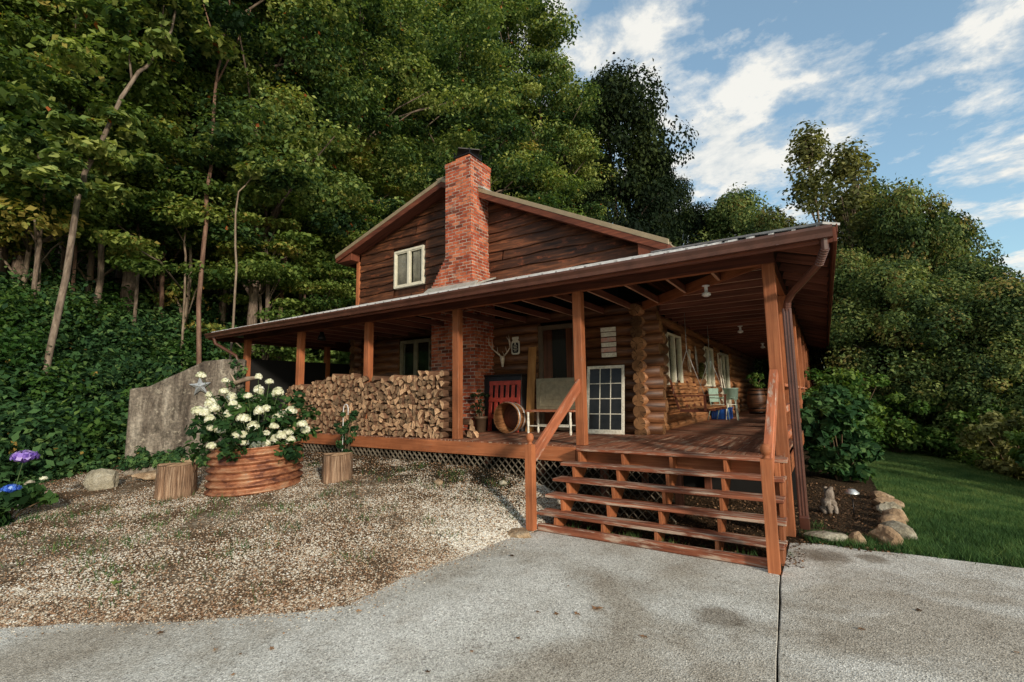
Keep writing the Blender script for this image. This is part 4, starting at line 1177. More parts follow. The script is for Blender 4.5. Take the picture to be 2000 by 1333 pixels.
def lit_pts(n):
    out = []
    P = bank_pts(n * 4)
    for x, y in P:
        if math.sin(x * 1.3 + 2) * math.sin(y * 1.1 + .6) + .4 * math.sin(x * 3.1) > .15: out.append((x, y))
    return np.array(out[:n])
tag(scatter_clumps(560, lit_pts, (.15, .6), 100, .14, 'bank_shrubs', M['leaf_lime'], .26, 2.6, .6), 'lighter green shrubs and saplings rising out of the dark bank growth', 'shrubs', kind='stuff')
def ferny(n):
    P = []
    for _ in range(n):
        y = rng.uniform(-7, -1.2); x = -12.9 + .42 * max(0, -1.5 - y) + rng.normal() * .35 + .1; P.append((x, y))
    return np.array(P)
tag(scatter_clumps(230, ferny, (.08, .24), 60, .09, 'ground_ivy', M['leaf_under'], .5, .6), 'low ivy and weeds at the foot of the left bank by the rocks', 'ivy', kind='stuff')
def rw_pts(n):
    out = []
    while len(out) < n:
        y = rng.uniform(-.5, 26); cr = float(np.interp(y, [-2, 3, 8.5, 11.6, 18.8, 30], [8.5, 5.6, 4.24, 3.5, 2.2, 1.2])); x = cr + abs(rng.normal()) * 3.0 + 1.7
        out.append((x, y))
    for _ in range(260): out.append((rng.uniform(-2, 6), rng.uniform(19.5, 25)))
    return np.array(out)
tag(scatter_clumps(1300, rw_pts, (.25, .62), 110, .14, 'right_undergrowth', M['leaf_right'], .5, 1.4), 'tangled weeds and brambles beyond the edge of the lawn', 'undergrowth', kind='stuff')

# behind the wood: hillside canopy mass, far off
def far_pts(n):
    out = []
    for _ in range(n):
        px = rng.uniform(-350, 1050); D = rng.uniform(46, 62); p = far_at(px, 700, D); out.append((p.x, p.y))
    return np.array(out)
P = far_pts(900); zt = terrain(P[:, 0], P[:, 1]); zt = np.minimum(zt, 45); C = np.stack([P[:, 0], P[:, 1], zt + 13 * rng.random(900) ** 1.3], 1)
V, F, t = leaves(rng, C, np.full((900, 3), 1.9) * np.array([1, 1, .8]), 70, .7, .25 + .2 * rng.normal(size=900), flat=.4, shell=.2)
tag(link_mesh('distant_wood', np_mesh('distant_wood', V, F, [M['leaf_forest']], tint=t)), 'far part of the wood higher up the hill seen as one dark mass', 'wood', kind='stuff')

# bushes
def bush(name, x, y, r, h, n_cl, per, size, mat, label, cat='bush', zs=0.0, group=None, stems=True, tint=.5):
    z = tz(x, y); root = empty(name, (x, y, z), 0, label, cat, group)
    a = rng.random(n_cl) * 2 * PI; hh = rng.random(n_cl); rr = r * np.sqrt(rng.random(n_cl)) * (.45 + .65 * np.sin(np.clip(hh, .05, 1) * PI * .8))
    C = np.stack([np.cos(a) * rr, np.sin(a) * rr, .12 * h + hh * h * .88], 1); s = r * (.22 + .14 * rng.random(n_cl))
    V, F, t = leaves(rng, C, np.stack([s, s, s * .7], 1), per, size, tint + .2 * rng.normal(size=n_cl), flat=.45, shell=.4, aspect=.68, droop=.5)
    link_mesh('foliage', np_mesh(name, V, F, [mat], tint=t), root)
    if stems:
        b = MB()
        for i in range(min(n_cl, 12)):
            c = Vector(C[i]); b.tube([(c.x * .15, c.y * .15, -.05), (c.x * .5, c.y * .5, c.z * .55), tuple(c)], [.014, .01, .005], 5)
        b.build('stems', M['stem'], root)
    return root, C
bush('hydrangea_bush', .90, 4.8, .60, 1.35, 46, 75, .17, M['leaf_bed'], 'big dark leafy hydrangea bush beside the porch rail and mulch bed')
bush('hydrangea_bush', .85, 6.6, .66, 1.75, 42, 80, .15, M['leaf_bed'], 'second leafy bush behind the big dark hydrangea along the porch', tint=.65)
bush('lime_shrub', 1.15, 9.6, .9, 2.3, 50, 90, .12, M['leaf_lime'], 'bright lime green shrub farther along the porch rail')
bush('lime_shrub', -15.2, 4.0, 1.5, 3.0, 60, 90, .14, M['leaf_lime'], 'shrub with backlight in its leaf colour, seen through the gap above the left porch wall', tint=.85); q_ = far_at(1745, 800, 18.5); bush('lime_shrub', q_.x, q_.y, 1.0, 1.7, 46, 90, .12, M['leaf_lime'], 'yellow green shrub where the lawn meets the porch end', tint=.6)  # shrub behind the left porch: backlight painted in by a pale tint
bush('lime_shrub', -.7, 22.6, 1.1, 2.6, 60, 90, .14, M['leaf_lime'], 'bright shrub seen through the far end of the side porch', tint=.8)
for (px, py, D, rr_, mt_, lab_) in [(1705, 778, 20, .9, 'leaf_lime', 'rounded light shrub at the far left end of the lawn edge'), (1745, 800, 18, .9, 'leaf_lime', 'pale shrub in the low hedge line beyond the lawn'), (1785, 812, 16.4, .8, 'leaf_olive', 'yellowish shrub in the hedge line where the lawn edge dips'),
        (1830, 838, 15, .7, 'leaf_lime', 'small pale shrub near the middle of the lawn edge'), (1885, 800, 14.4, .9, 'leaf_bed', 'taller dark sumac like shrub behind the lawn edge'), (1965, 800, 12.6, .9, 'leaf_bed', 'dark leafy shrub at the right end of the lawn edge')]:
    q_ = far_at(px, py, D); cr_x = float(np.interp(q_.y, [-2, 3, 8.5, 11.6, 18.8, 30], [8.5, 5.6, 4.24, 3.5, 2.2, 1.2])); xx_ = max(q_.x, cr_x + .5)
    bush('edge_shrub', xx_, q_.y, rr_, max(.8, q_.z - tz(xx_, q_.y)), 44, 90, .11, M[mt_], lab_, tint=.7)
bush('weed_shrub', 3.6, 18.6, 1.0, 1.3, 40, 80, .12, M['leaf_lime'], 'low pale shrub at the far end of the lawn', tint=.4)
bush('weed_shrub', 5.0, 14.4, .9, 1.2, 36, 80, .12, M['leaf_lime'], 'low leafy shrub on the lawn edge under the trees', tint=.35)
bush('weed_shrub', 6.2, 10.8, .8, 1.3, 36, 80, .13, M['leaf_bed'], 'dark drooping shrub at the right end of the lawn edge', tint=.5)

# lawn blades
def blades(n, pts, hmin, hmax, w_, mat, name, label, cat):
    N = len(pts); z = terrain(pts[:, 0], pts[:, 1]); a = rng.random(N) * 2 * PI; h = hmin + (hmax - hmin) * rng.random(N)
    dx, dy = np.cos(a) * w_, np.sin(a) * w_; lx, ly = rng.normal(size=N) * h * .45, rng.normal(size=N) * h * .45
    V = np.empty((N, 3, 3)); V[:, 0] = np.stack([pts[:, 0] - dx, pts[:, 1] - dy, z - .01], 1); V[:, 1] = np.stack([pts[:, 0] + dx, pts[:, 1] + dy, z - .01], 1)
    V[:, 2] = np.stack([pts[:, 0] + lx, pts[:, 1] + ly, z + h], 1)
    pt = .42 + .22 * np.sin(pts[:, 0] * 2.1 + 1 + np.sin(pts[:, 1] * 3)) * np.sin(pts[:, 1] * 1.3) + .15 * np.sin(pts[:, 0] * 9 + 2 * np.sin(pts[:, 1] * 5)) + .22 * rng.normal(size=N) + .035 * np.maximum(pts[:, 1], 0)  # tint rises with distance: sunlight on the far lawn painted into the blades
    return tag(link_mesh(name, np_mesh(name, V.reshape(-1, 3), np.arange(N * 3).reshape(N, 3), [mat], tint=np.clip(pt, 0, 1))), label, cat, kind='stuff')
G = []
u = rng.random((330000, 2)); yy = -.25 + 19.5 * u[:, 1] ** 1.9; cr = np.interp(yy, [-2, 3, 8.5, 11.6, 18.8, 30], [8.5, 5.6, 4.24, 3.5, 2.2, 1.2])
x0 = np.where(yy < .5, .5, 1.38); xx = x0 + (cr + .2 - x0) * u[:, 0]
edge_y = np.interp(xx, [.28, 1, 1.7, 3, 5, 9], [-.2, -.1, -.03, .04, .12, .22])
tuft = (np.sin(xx * 9) * np.sin(yy * 11) + rng.normal(size=len(xx)) * .6)
keep = (yy > edge_y + .03) & ((yy > edge_y + .35) | (tuft > .35)) & ~((xx < 1.4) & (yy > .45)) & ((yy > 1.1) | (tuft > -.5))
pts = np.stack([xx, yy], 1)[keep]
blades(0, pts, .025, .075, .0042, M['grass'], 'lawn_grass', 'mown green grass of the side lawn', 'grass')
# tufts at the lawn edge and weeds near the concrete, clover patches in the gravel
tp = []
for _ in range(150):
    cx = rng.uniform(.4, 4.5); cy = np.interp(cx, [.28, 1, 1.7, 3, 5, 9], [-.2, -.1, -.03, .04, .12, .22]) + abs(rng.normal()) * .3 + .03
    k = rng.integers(20, 60); tp.append(np.stack([cx + rng.normal(size=k) * .045, cy + rng.normal(size=k) * .045], 1))
for _ in range(120):
    cy = rng.uniform(-5.2, -.4); cx = np.interp(cy, EY, EX) - rng.uniform(.3, 5.5)
    if (cx + 1.2) ** 2 < 0: continue
    k = rng.integers(8, 34); tp.append(np.stack([cx + rng.normal(size=k) * .08, cy + rng.normal(size=k) * .08], 1))
for _ in range(40):
    cx = rng.uniform(-2.2, .3); cy = rng.uniform(-1.15, -.6); k = rng.integers(4, 16); tp.append(np.stack([cx + rng.normal(size=k) * .04, cy + rng.normal(size=k) * .04], 1))
blades(0, np.concatenate(tp), .03, .11, .0045, M['grass'], 'grass_tufts', 'loose grass tufts and weeds in the gravel and along the concrete edge', 'weeds')

# gravel stones
def stones(name, P, s0, s1, label, tint=None, zlift=.3, zf=None):
    N = len(P); z = terrain(P[:, 0], P[:, 1]) if zf is None else np.full(N, zf); s = (s0 + (s1 - s0) * rng.random(N) ** 1.8)[:, None]
    base = np.array([[1, 0, 0], [0, 1, 0], [-1, 0, 0], [0, -1, 0], [0, 0, .62], [0, 0, -.5]])
    a = rng.random(N) * 2 * PI; ca, sa = np.cos(a), np.sin(a)
    V = np.empty((N, 6, 3)); ax = 1 + .5 * rng.random(N); 
    for i in range(6):
        q = base[i] * (1 + .3 * rng.normal(size=(N, 3)) * .6); q[:, 0] *= ax; q[:, 0] += .25 * rng.normal(size=N) if i == 4 else 0
        V[:, i, 0] = (q[:, 0] * ca - q[:, 1] * sa) * s[:, 0]; V[:, i, 1] = (q[:, 0] * sa + q[:, 1] * ca) * s[:, 0]; V[:, i, 2] = q[:, 2] * s[:, 0]
    V += np.stack([P[:, 0], P[:, 1], z + s[:, 0] * zlift], 1)[:, None, :]
    f = np.array([[0, 1, 4], [1, 2, 4], [2, 3, 4], [3, 0, 4], [1, 0, 5], [2, 1, 5], [3, 2, 5], [0, 3, 5]])
    F = (np.arange(N)[:, None, None] * 6 + f[None]).reshape(-1, 3)
    t = rng.random(N) if tint is None else np.clip(tint + .30 * rng.normal(size=N), 0, 1)
    return tag(link_mesh(name, np_mesh(name, V.reshape(-1, 3), F, [M['pebble']], tint=np.repeat(t, 8))), label, 'gravel', kind='stuff')
N0 = 420000
cy = -7.5 + 7.4 * rng.random(N0) ** .8; ex = np.interp(cy, EY, EX); dd = 9.5 * rng.random(N0) ** 1.5; cx = ex + .03 - dd
m1 = .5 * np.sin(cx * 1.9 + .5 + cy) * np.sin(cy * 1.7 + 1) + .5 * np.sin(cx * 4.3 + 2 * np.sin(cy * 2)) * np.sin(cy * 5.1 + np.sin(cx * 3)) + .35 * np.sin(cx * 9.7 + 2 + 2 * np.sin(cy * 3.1)) * np.sin(cy * 11.3 + np.sin(cx * 5))
keep = (rng.random(N0) < np.clip(.42 + .42 * m1 + .65 * np.exp(-dd / .45) - .35 * sstep(-1.9, -.6, cy) * (dd > .9) - .25 * sstep(3, 7, dd), .05, 1)) & (cx > -11.5)
cx, cy, dd, m1 = cx[keep], cy[keep], dd[keep], m1[keep]
tn = .52 + .18 * m1 + .26 * sstep(-3.3, -1.9, cy) * np.exp(-(dd / .7) ** 2) - .22 * (1 - sstep(-3.6, -2.0, cy)) * np.exp(-(dd / .9) ** 2)
stones('gravel', np.stack([cx, cy], 1), .0045, .0135, 'pale limestone gravel spread between the driveway and the porch', tn)
# spilled row of bigger pale stones next to the newel and the concrete edge
k = 2600; yy = rng.uniform(-2.4, -.75, k); xx = np.interp(yy, EY, EX) - np.abs(rng.normal(size=k)) * .35 + .02
stones('coarse_gravel', np.stack([xx, yy], 1), .010, .021, 'coarse whitish stones heaped beside the left newel post', np.full(k, .85))

k = 1500; yy = rng.uniform(-6.2, -1.5, k); xx = np.interp(yy, EY, EX) + rng.exponential(.10, k) - .01
stones('stray_gravel', np.stack([xx, yy], 1), .0035, .010, 'stray gravel stones kicked out onto the edge of the concrete', np.full(k, .5), .25, -.93)
# leaf litter: fallen brown leaves and chips on gravel, mulch and bank foot
def litter(name, P, size, mat, label, tint=.5):
    z = terrain(P[:, 0], P[:, 1]) + .012; C = np.stack([P[:, 0], P[:, 1], z], 1)
    V, F, t = leaves(rng, C, np.full((len(P), 3), .012), 1, size, tint + .25 * rng.normal(size=len(P)), flat=.8, aspect=.7)
    return tag(link_mesh(name, np_mesh(name, V, F, [mat], tint=t)), label, 'leaf litter', kind='stuff')
n = 52000; cy = rng.uniform(-7, -.05, n); ex = np.interp(cy, EY, EX); cx = ex - 9.5 * rng.random(n) ** 1.1
pk = np.clip(.30 - .5 * (np.sin(cx * 1.9 + .5) * np.sin(cy * 1.7 + 1)) + .55 * sstep(-1.6, -.4, cy) + .6 * sstep(-8, -11, cx) + .35 * (1 - sstep(-3.8, -2.4, cy)) * np.exp(-((ex - cx) / .9) ** 2), .05, 1)
kp = rng.random(n) < pk
litter('leaf_litter', np.stack([cx, cy], 1)[kp], .024, M['litter'], 'rust brown leaf litter scattered over the gravel yard', .55)
n = 15000; cx = rng.uniform(-2.6, 1.3, n); cy = rng.uniform(-1.15, 4, n)
kp = (cy < 2.2) | (cx > .35)
litter('mulch', np.stack([cx, cy], 1)[kp], .03, M['litter'], 'dark mulch and dead leaves under the steps and in the flower bed', .22)

# ============================================================ THINGS IN THE YARD
def rock_mesh(seed, sx, sy, sz, n=2, rough=.22, flat=0):
    import bmesh
    rg = random.Random(seed); bm = bmesh.new(); bmesh.ops.create_icosphere(bm, subdivisions=3, radius=1)
    ph = [Vector([rg.gauss(0, 1) for _ in range(3)]).normalized() for _ in range(9)]; cut = [rg.uniform(.55, .85) for _ in range(9)]
    for v in bm.verts:
        d = v.co.normalized(); r = 1.0
        for p, c in zip(ph, cut):
            q = d.dot(p)
            if q > c: r = min(r, c / q)
        r *= 1 + .05 * math.sin(d.x * 9 + seed) * math.sin(d.y * 8) + rg.uniform(-.02, .02)
        v.co = Vector((d.x * r * sx, d.y * r * sy, d.z * r * sz))
    me = bpy.data.meshes.new('rock'); bm.to_mesh(me); bm.free(); return me
def rock(x, y, sx, sy, sz, seed, mat, label, dz=.35, rz=0, name='rock', cat='rock', z=None, group=None):
    me = rock_mesh(seed, sx, sy, sz); me.materials.append(M[mat])
    o = link_mesh(name, me, None, (x, y, (tz(x, y) if z is None else z) + sz * dz), rz); return tag(o, label, cat, group)
rock(-9.45, -3.60, .29, .19, .24, 3, 'rock', 'pointed pale boulder at the foot of the bank, left of the stumps', .45, .6)
rock(-9.3, -2.9, .36, .16, .10, 5, 'rock_brown', 'flat brown slab leaning on the bank between the boulder and the concrete wall', .8, 1.2)
rock(-9.9, -2.2, .50, .22, .16, 8, 'rock_brown', 'long brown rock lying before the concrete wall', .8, .9)
rock(-10.0, -4.35, .12, .10, .17, 9, 'rock', 'small upright whitish stone left of the pointed boulder', .6)
rock(-9.0, -1.6, .22, .14, .13, 12, 'rock_brown', 'squarish stone between the concrete wall and the planter', .5)
rock(-8.3, -1.25, .13, .1, .11, 14, 'rock', 'small pale stone behind the rusty planter', .6)
rock(-2.48, -1.55, .20, .12, .065, 17, 'rock_brown', 'flat brown stone at the foot of the left newel post', .35, .2, z=-.93)
rock(-4.2, -1.1, .09, .06, .05, 19, 'rock_brown', 'small reddish stone on the gravel before the lattice', .6)
rock(-3.4, -.55, .07, .06, .06, 20, 'rock', 'pale fist sized stone close to the lattice skirt', .6)
rb = [(.62, .10, .24, .17, .09, 'wide flat tan rock at the front of the flower bed'), (.93, .16, .10, .09, .09, 'small round rock between the two big front bed rocks'), (1.18, .30, .19, .16, .13, 'rounded golden rock at the front corner of the flower bed'),
      (1.36, .68, .22, .16, .12, 'brown corner rock behind the golden one'), (1.34, 1.15, .20, .14, .12, 'third rock up the lawn side of the flower bed'), (1.40, 1.62, .19, .15, .12, 'fourth rock up the lawn side of the bed, beside the solar lamp'),
      (1.36, 2.1, .17, .16, .12, 'grey topped rock halfway along the bed border'), (1.40, 2.6, .20, .14, .11, 'flat rock near the hydrangea in the bed border'), (1.38, 3.15, .19, .15, .11, 'last visible rock of the border below the hydrangea')]
for i, (x, y, sx, sy, sz, lab) in enumerate(rb):
    rock(x, y, sx, sy, sz, 30 + i, 'rock_brown' if i % 3 else 'rock', lab, .45, i * .9, name='border_rock', group=None)

# stained concrete retaining wall with a sloping top
wl = MB(); A = far_at(250, 800, 11.7); A.z = 0; Bv = far_at(474, 800, 11.25); Bv.z = 0; dirv = (Bv - A).normalized(); nv = Vector((dirv.y, -dirv.x, 0)) * .22
prof = [(0, far_at(250, 758, 11.7).z), (.16, far_at(288, 753, 11.6).z), (.3, far_at(325, 737, 11.5).z), (.45, far_at(358, 722, 11.45).z), (.62, far_at(394, 704, 11.4).z), (.8, far_at(432, 700, 11.3).z), (1.0, far_at(474, 700, 11.25).z)]
L = (Bv - A).length
pts = [A + Vector((0, 0, -1.0)), Bv + Vector((0, 0, -1.0))] + [A + dirv * (L * s_) + Vector((0, 0, z - .02)) for s_, z in reversed(prof)]
wl.slab(pts, -nv, t=.5); wo = wl.build('retaining_wall', M['wall'], None, .02)
tag(wo, 'tall stained grey concrete retaining wall with sloping top beside the porch', 'wall')
nw_ = nv.normalized()
# star
b = MB(); c = far_at(391, 755, 11.33)
s1, up_ = dirv, Vector((0, 0, 1)); V = [c + nw_ * .06]
for k in range(10):
    r = .20 if k % 2 == 0 else .08; a = PI / 2 + k * PI / 5 + .1; V.append(c + s1 * (math.cos(a) * r) + up_ * (math.sin(a) * r))
V.append(c - nw_ * .01)
F = [(0, 1 + k, 1 + (k + 1) % 10) for k in range(10)] + [(11, 1 + (k + 1) % 10, 1 + k) for k in range(10)]
b.add(V, F, [[(0, 0)] * 3] * 20, 0, .5); tag(b.build('barn_star', M['galv']), 'silvery metal five pointed star hung on the stained concrete wall', 'star')
# driftwood branch on the hydrangea side
b = MB(); p0 = far_at(425, 765, 11.4); p1 = far_at(500, 738, 11.0)
b.tube([p0, p0.lerp(p1, .4) + Vector((0, 0, .05)), p0.lerp(p1, .75) + Vector((0, 0, .04)), p1], [.02, .035, .05, .035], 8, rn=.12)
b.tube([p0.lerp(p1, .5), p0.lerp(p1, .3) + Vector((0, 0, .3))], [.03, .01], 6)
b.tube([p0, p0 + Vector((.1, 0, -1.2))], [.02, .03], 6)
tag(b.build('dead_branch', M['bark_pale']), 'bare crooked dead branch sticking up behind the white hydrangea', 'branch')

rgv = np.random.default_rng(8); Cv = []
for _ in range(70):
    u_ = rgv.random(); c_ = A.lerp(Bv, u_); top_ = np.interp(u_, [q[0] for q in prof], [q[1] for q in prof])
    zz_ = top_ - .05 if rgv.random() < .0 else -.45 + abs(rgv.normal()) * .09
    if u_ > .86 and rgv.random() < .6: zz_ = rgv.uniform(.4, 1.7)
    Cv.append((c_.x + nw_.x * .05, c_.y + nw_.y * .05, zz_))
V, F, t = leaves(rgv, np.array(Cv), np.full((70, 3), .11), 34, .085, .45 + .2 * rgv.normal(size=70), flat=.3, shell=.2)
tag(link_mesh('wall_ivy', np_mesh('wall_ivy', V, F, [M['leaf_under']], tint=t)), 'ivy creeping over the top and foot of the concrete retaining wall', 'ivy', kind='stuff')
# planter
PX, PY = -6.93, -2.38; PZ = tz(PX, PY) - .03
pl = empty('culvert_planter', (PX, PY, PZ), 0, 'low round planter made from a rusty corrugated steel culvert ring', 'planter')
prof = []
n = 72; H = .66
for i in range(n + 1):
    z = H * i / n; prof.append((.665 + .030 * math.sin(i / n * 2 * PI * 6.0) - .02 * z, z))
prof += [(.655, H + .015), (.635, H + .012)] + [(.625, H - .02), (.62, .30)]
b = MB(); b.lathe(prof, (0, 0, 0), 72, sm=True, wob=.035); o = b.build('corrugated_ring', M['rust'], pl)
b = MB(); b.lathe([(0, .46), (.3, .47), (.625, .43)], (0, 0, 0), 32); o = b.build('soil', M['ground'], pl)
# hydrangea
def flower_mesh(seed, mat, r=.075, n=70, s=.034, fl=.85):
    rg = np.random.default_rng(seed); d = rg.normal(size=(n, 3)); d[:, 2] = np.abs(d[:, 2]) * 1.0 - .25; d /= np.linalg.norm(d, axis=1)[:, None]
    P = d * r * (.88 + .2 * rg.random(n))[:, None] * np.array([1, 1, fl])
    nrm = d + rg.normal(size=(n, 3)) * .25; nrm /= np.linalg.norm(nrm, axis=1)[:, None]
    a = rg.normal(size=(n, 3)); a -= nrm * (a * nrm).sum(1)[:, None]; a /= np.linalg.norm(a, axis=1)[:, None]; b_ = np.cross(nrm, a)
    V = np.empty((n, 4, 3)); s_ = s * (.8 + .4 * rg.random(n))[:, None]
    V[:, 0] = P + a * s_ * .7; V[:, 1] = P + b_ * s_ * .7; V[:, 2] = P - a * s_ * .7; V[:, 3] = P - b_ * s_ * .7
    # core ball so that no gap shows
    b2 = MB(); b2.lathe([(0, -r * .6), (r * .6, -r * .35), (r * .88, 0), (r * .6, r * .55 * fl), (0, r * .8 * fl)], (0, 0, 0), 10)
    cv_ = np.array([tuple(v) for v in b2.v]); cF = np.array([f for f in b2.f])
    VV = np.concatenate([V.reshape(-1, 3), cv_]); FF = np.concatenate([np.arange(n * 4).reshape(n, 4), cF + n * 4])
    t = np.concatenate([rg.random(n), np.full(len(cF), .25)])
    return np_mesh('flower_head', VV, FF, [mat], tint=t)
FM = [flower_mesh(i, M['petal'], .068, 90, .030, [1.0, 1.15, .9, 1.3][i]) for i in range(4)]
hy = empty('hydrangea', (PX, PY, PZ + .44), 0, 'large hydrangea covered in cream white flower heads growing in the rusty ring planter', 'plant')
rh = np.random.default_rng(17)
n_cl = 92; a = rh.random(n_cl) * 2 * PI; hh = rh.random(n_cl) ** 1.15; rr = (.30 + .60 * np.sin(np.clip(.2 + hh, 0, 1) * PI * .85)) * 1.2 * np.sqrt(rh.random(n_cl))
C = np.stack([np.cos(a) * rr, np.sin(a) * rr, .02 + hh * 1.02], 1)
C[:, 0] -= .12 * hh
keepc = ~((C[:, 2] > .75) & (rr > .62)); C = C[keepc]
V, F, t = leaves(rh, C, np.full((len(C), 3), .16) * np.array([1, 1, .75]), 30, .12, .5 + .2 * rh.normal(size=len(C)), flat=.5, shell=.3, aspect=.6, droop=.6)
link_mesh('foliage', np_mesh('hydrangea_foliage', V, F, [M['leaf_hyd']], tint=t), hy)
b = MB()
fpos = [(393, 735), (408, 773), (440, 745), (412, 790), (398, 808), (385, 805), (437, 766), (452, 778), (455, 790), (505, 737), (526, 747), (505, 765), (485, 775), (543, 768), (500, 785), (506, 805), (520, 800), (410, 820),
        (386, 803), (418, 800), (473, 818), (480, 820), (540, 815), (550, 812), (411, 838), (475, 852), (480, 866), (459, 853), (500, 872), (537, 860), (590, 830), (596, 841), (562, 846), (548, 853), (520, 847), (567, 862), (535, 834), (495, 835), (467, 800), (447, 810), (413, 873), (569, 745 + 60), (430, 842), (520, 868)]
for i, (px, py) in enumerate(fpos):
    D = (Vector((PX, PY, 0)) - Vector((CAM.x, CAM.y, 0))).length + (-.62 + rh.random() * .35 if py > 800 else -.42 + rh.random() * .45)
    p = far_at(px, py, D) - Vector(hy.location)
    o = link_mesh('flower_head', FM[i % 4], hy, tuple(p), rh.random() * 6, (s_ := .72 + .5 * rh.random(), s_, s_))
    b.tube([(p.x * .1, p.y * .1, 0), (p.x * .55, p.y * .55, p.z * .5), tuple(p)], [.008, .006, .004], 5)
b.build('stems', M['stem_green'], hy)

# stumps
def stump(x, y, r, h, seed, label, group=None):
    root = empty('tree_stump', (x, y, tz(x, y)), 0, label, 'stump', group); rg = random.Random(seed); b = MB(); n = 72
    ph = [rg.uniform(0, 6) for _ in range(4)]; V = []; rid = [rg.choice([-.055, -.02, .0, .02, .03, .035]) for _ in range(n)]
    zs = [-.05, .02] + [h * q / 9 for q in range(1, 9)] + [h - .012]
    for zi_, z in enumerate(zs):
        for k in range(n):
            a = 2 * PI * k / n; crack = -.14 if (k in (58, 59)) else 0
            rr = r * (1 + .05 * math.sin(a * 3 + ph[0]) + .03 * math.sin(a * 7 + ph[1]) + rid[(k + (zi_ // 4)) % n] + crack + rg.uniform(-.018, .018)) * (1.04 - .05 * z / h)
            V.append((rr * math.cos(a), rr * math.sin(a), z + .012 * math.sin(a * 2)))
    F = []; UV = []
    for i in range(len(zs) - 1):
        for k in range(n):
            k2 = (k + 1) % n; F.append((i * n + k, i * n + k2, (i + 1) * n + k2, (i + 1) * n + k)); UV.append([(zs[i], k * .07), (zs[i], k * .07 + .07), (zs[i + 1], k * .07 + .07), (zs[i + 1], k * .07)])
    b.add(V, F, UV, 0, .6, True); b.build('bark', M['stump_bark'], root)
    b = MB(); top = [(v[0] * .985, v[1] * .985, v[2] + .003) for v in V[-n:]]
    b.add(top + [(0, 0, h + .006)], [(k, (k + 1) % n, n) for k in range(n)], [[(.5 + .5 * math.cos(2 * PI * k / n), .5 + .5 * math.sin(2 * PI * k / n)), (.5 + .5 * math.cos(2 * PI * (k + 1) / n), .5 + .5 * math.sin(2 * PI * (k + 1) / n)), (.5, .5)] for k in range(n)], 0, .7)
    b.build('cut_top', M['fire_end'], root)
stump(-7.60, -3.22, .25, .47, 1, 'upright log stump seat left of the rusty planter with a dark split in its bark')
stump(-5.92, -1.62, .22, .42, 2, 'upright log stump seat right of the rusty planter with pale bark')

# blue and purple hydrangea at the lower left
def small_hyd(x, y, r, h, label, heads):
    root, C = bush('mophead_hydrangea', x, y, r, h, 20, 40, .13, M['leaf_hyd'], label, 'plant', tint=.6)
    for i, (px, py, D, mt, s_) in enumerate(heads):
        p = far_at(px, py, D) - Vector(root.location)
        link_mesh('flower_head', flower_mesh(50 + i, M[mt], .085, 95, .030, .6), root, tuple(p), 0, (s_, s_, s_))
        b = MB(); b.tube([(p.x * .3, p.y * .3, 0), tuple(p)], [.006, .004], 5); b.build('stem', M['stem_green'], root)
small_hyd(-8.35, -4.95, .42, .42, 'hydrangea with a blue and a purple flower head cut by the lower left edge', [(48, 893, 9.1, 'petal_purple', 1.55), (22, 955, 8.8, 'petal_blue', 1.0), (85, 935, 9.2, 'petal', .5)])

# shepherd hook with a climbing plant
hx, hy_ = -6.95, -.75; hz = tz(hx, hy_)
b = MB(); pts = [(hx, hy_, hz - .1), (hx, hy_, hz + 1.0)] + [(hx + .07 - .07 * math.cos(t_), hy_, hz + 1.0 + .10 * math.sin(t_)) for t_ in (.6, 1.2, 1.8, 2.4, 3.0)] + [(hx + .14, hy_, hz + .9)]
b.tube(pts, .008, 6); tag(b.build('shepherd_hook', M['white_metal']), 'thin white shepherd hook standing before the firewood', 'hook')
bush('climbing_plant', hx + .02, hy_ + .05, .20, .95, 34, 34, .06, M['leaf_bed'], 'dark straggly climbing plant growing up the white hook in front of the firewood', 'plant', tint=.3)

# rabbit like statue and solar lamp in the flower bed
rx, ry = .66, 1.55; rz_ = tz(rx, ry)
st_ = empty('garden_statue', (rx, ry, rz_), 0, 'weathered grey stone animal figurine with big round ears sitting in the flower bed', 'statue')
def skin(name, verts, edges, radii, mat, parent, sub=2):
    me = bpy.data.meshes.new(name); me.from_pydata(verts, edges, []); o = bpy.data.objects.new(name, me); COL.objects.link(o)
    m = o.modifiers.new('skin', 'SKIN')
    for v, r in zip(me.skin_vertices[0].data, radii): v.radius = (r, r) if not isinstance(r, tuple) else r
    me.skin_vertices[0].data[0].use_root = True
    s_ = o.modifiers.new('sub', 'SUBSURF'); s_.levels = sub; s_.render_levels = sub; o.parent = parent
    if mat: me.materials.append(mat)
    m.use_smooth_shade = True; return o
k = 1.0
vs = [(0, 0, .09), (0, -.01, .18), (.01, -.02, .26), (.03, -.04, .33), (.07, -.08, .335),       # trunk, neck, head, muzzle
      (.02, .05, .40), (.0, .07, .44), (.07, -.0, .41), (.09, .01, .45),                              # ears
      (.05, -.09, .20), (.07, -.11, .10), (.06, -.12, .02),                                            # front leg
      (-.04, -.09, .20), (-.04, -.12, .10), (-.03, -.13, .02),
      (.09, .0, .07), (.11, -.09, .03), (-.09, .0, .07), (-.09, -.10, .03)]
es = [(0, 1), (1, 2), (2, 3), (3, 4), (3, 5), (5, 6), (3, 7), (7, 8), (1, 9), (9, 10), (10, 11), (1, 12), (12, 13), (13, 14), (0, 15), (15, 16), (0, 17), (17, 18)]
rad = [.14, .115, .075, .078, .04, .028, .045, .028, .045, .04, .034, .03, .04, .034, .03, .07, .036, .07, .036]
o = skin('body', vs, es, rad, M['statue'], st_)
lx, ly = .95, 1.55; lz = tz(lx, ly)
st_.scale = (.82, .82, .82); st_.rotation_euler = (0, 0, .5)
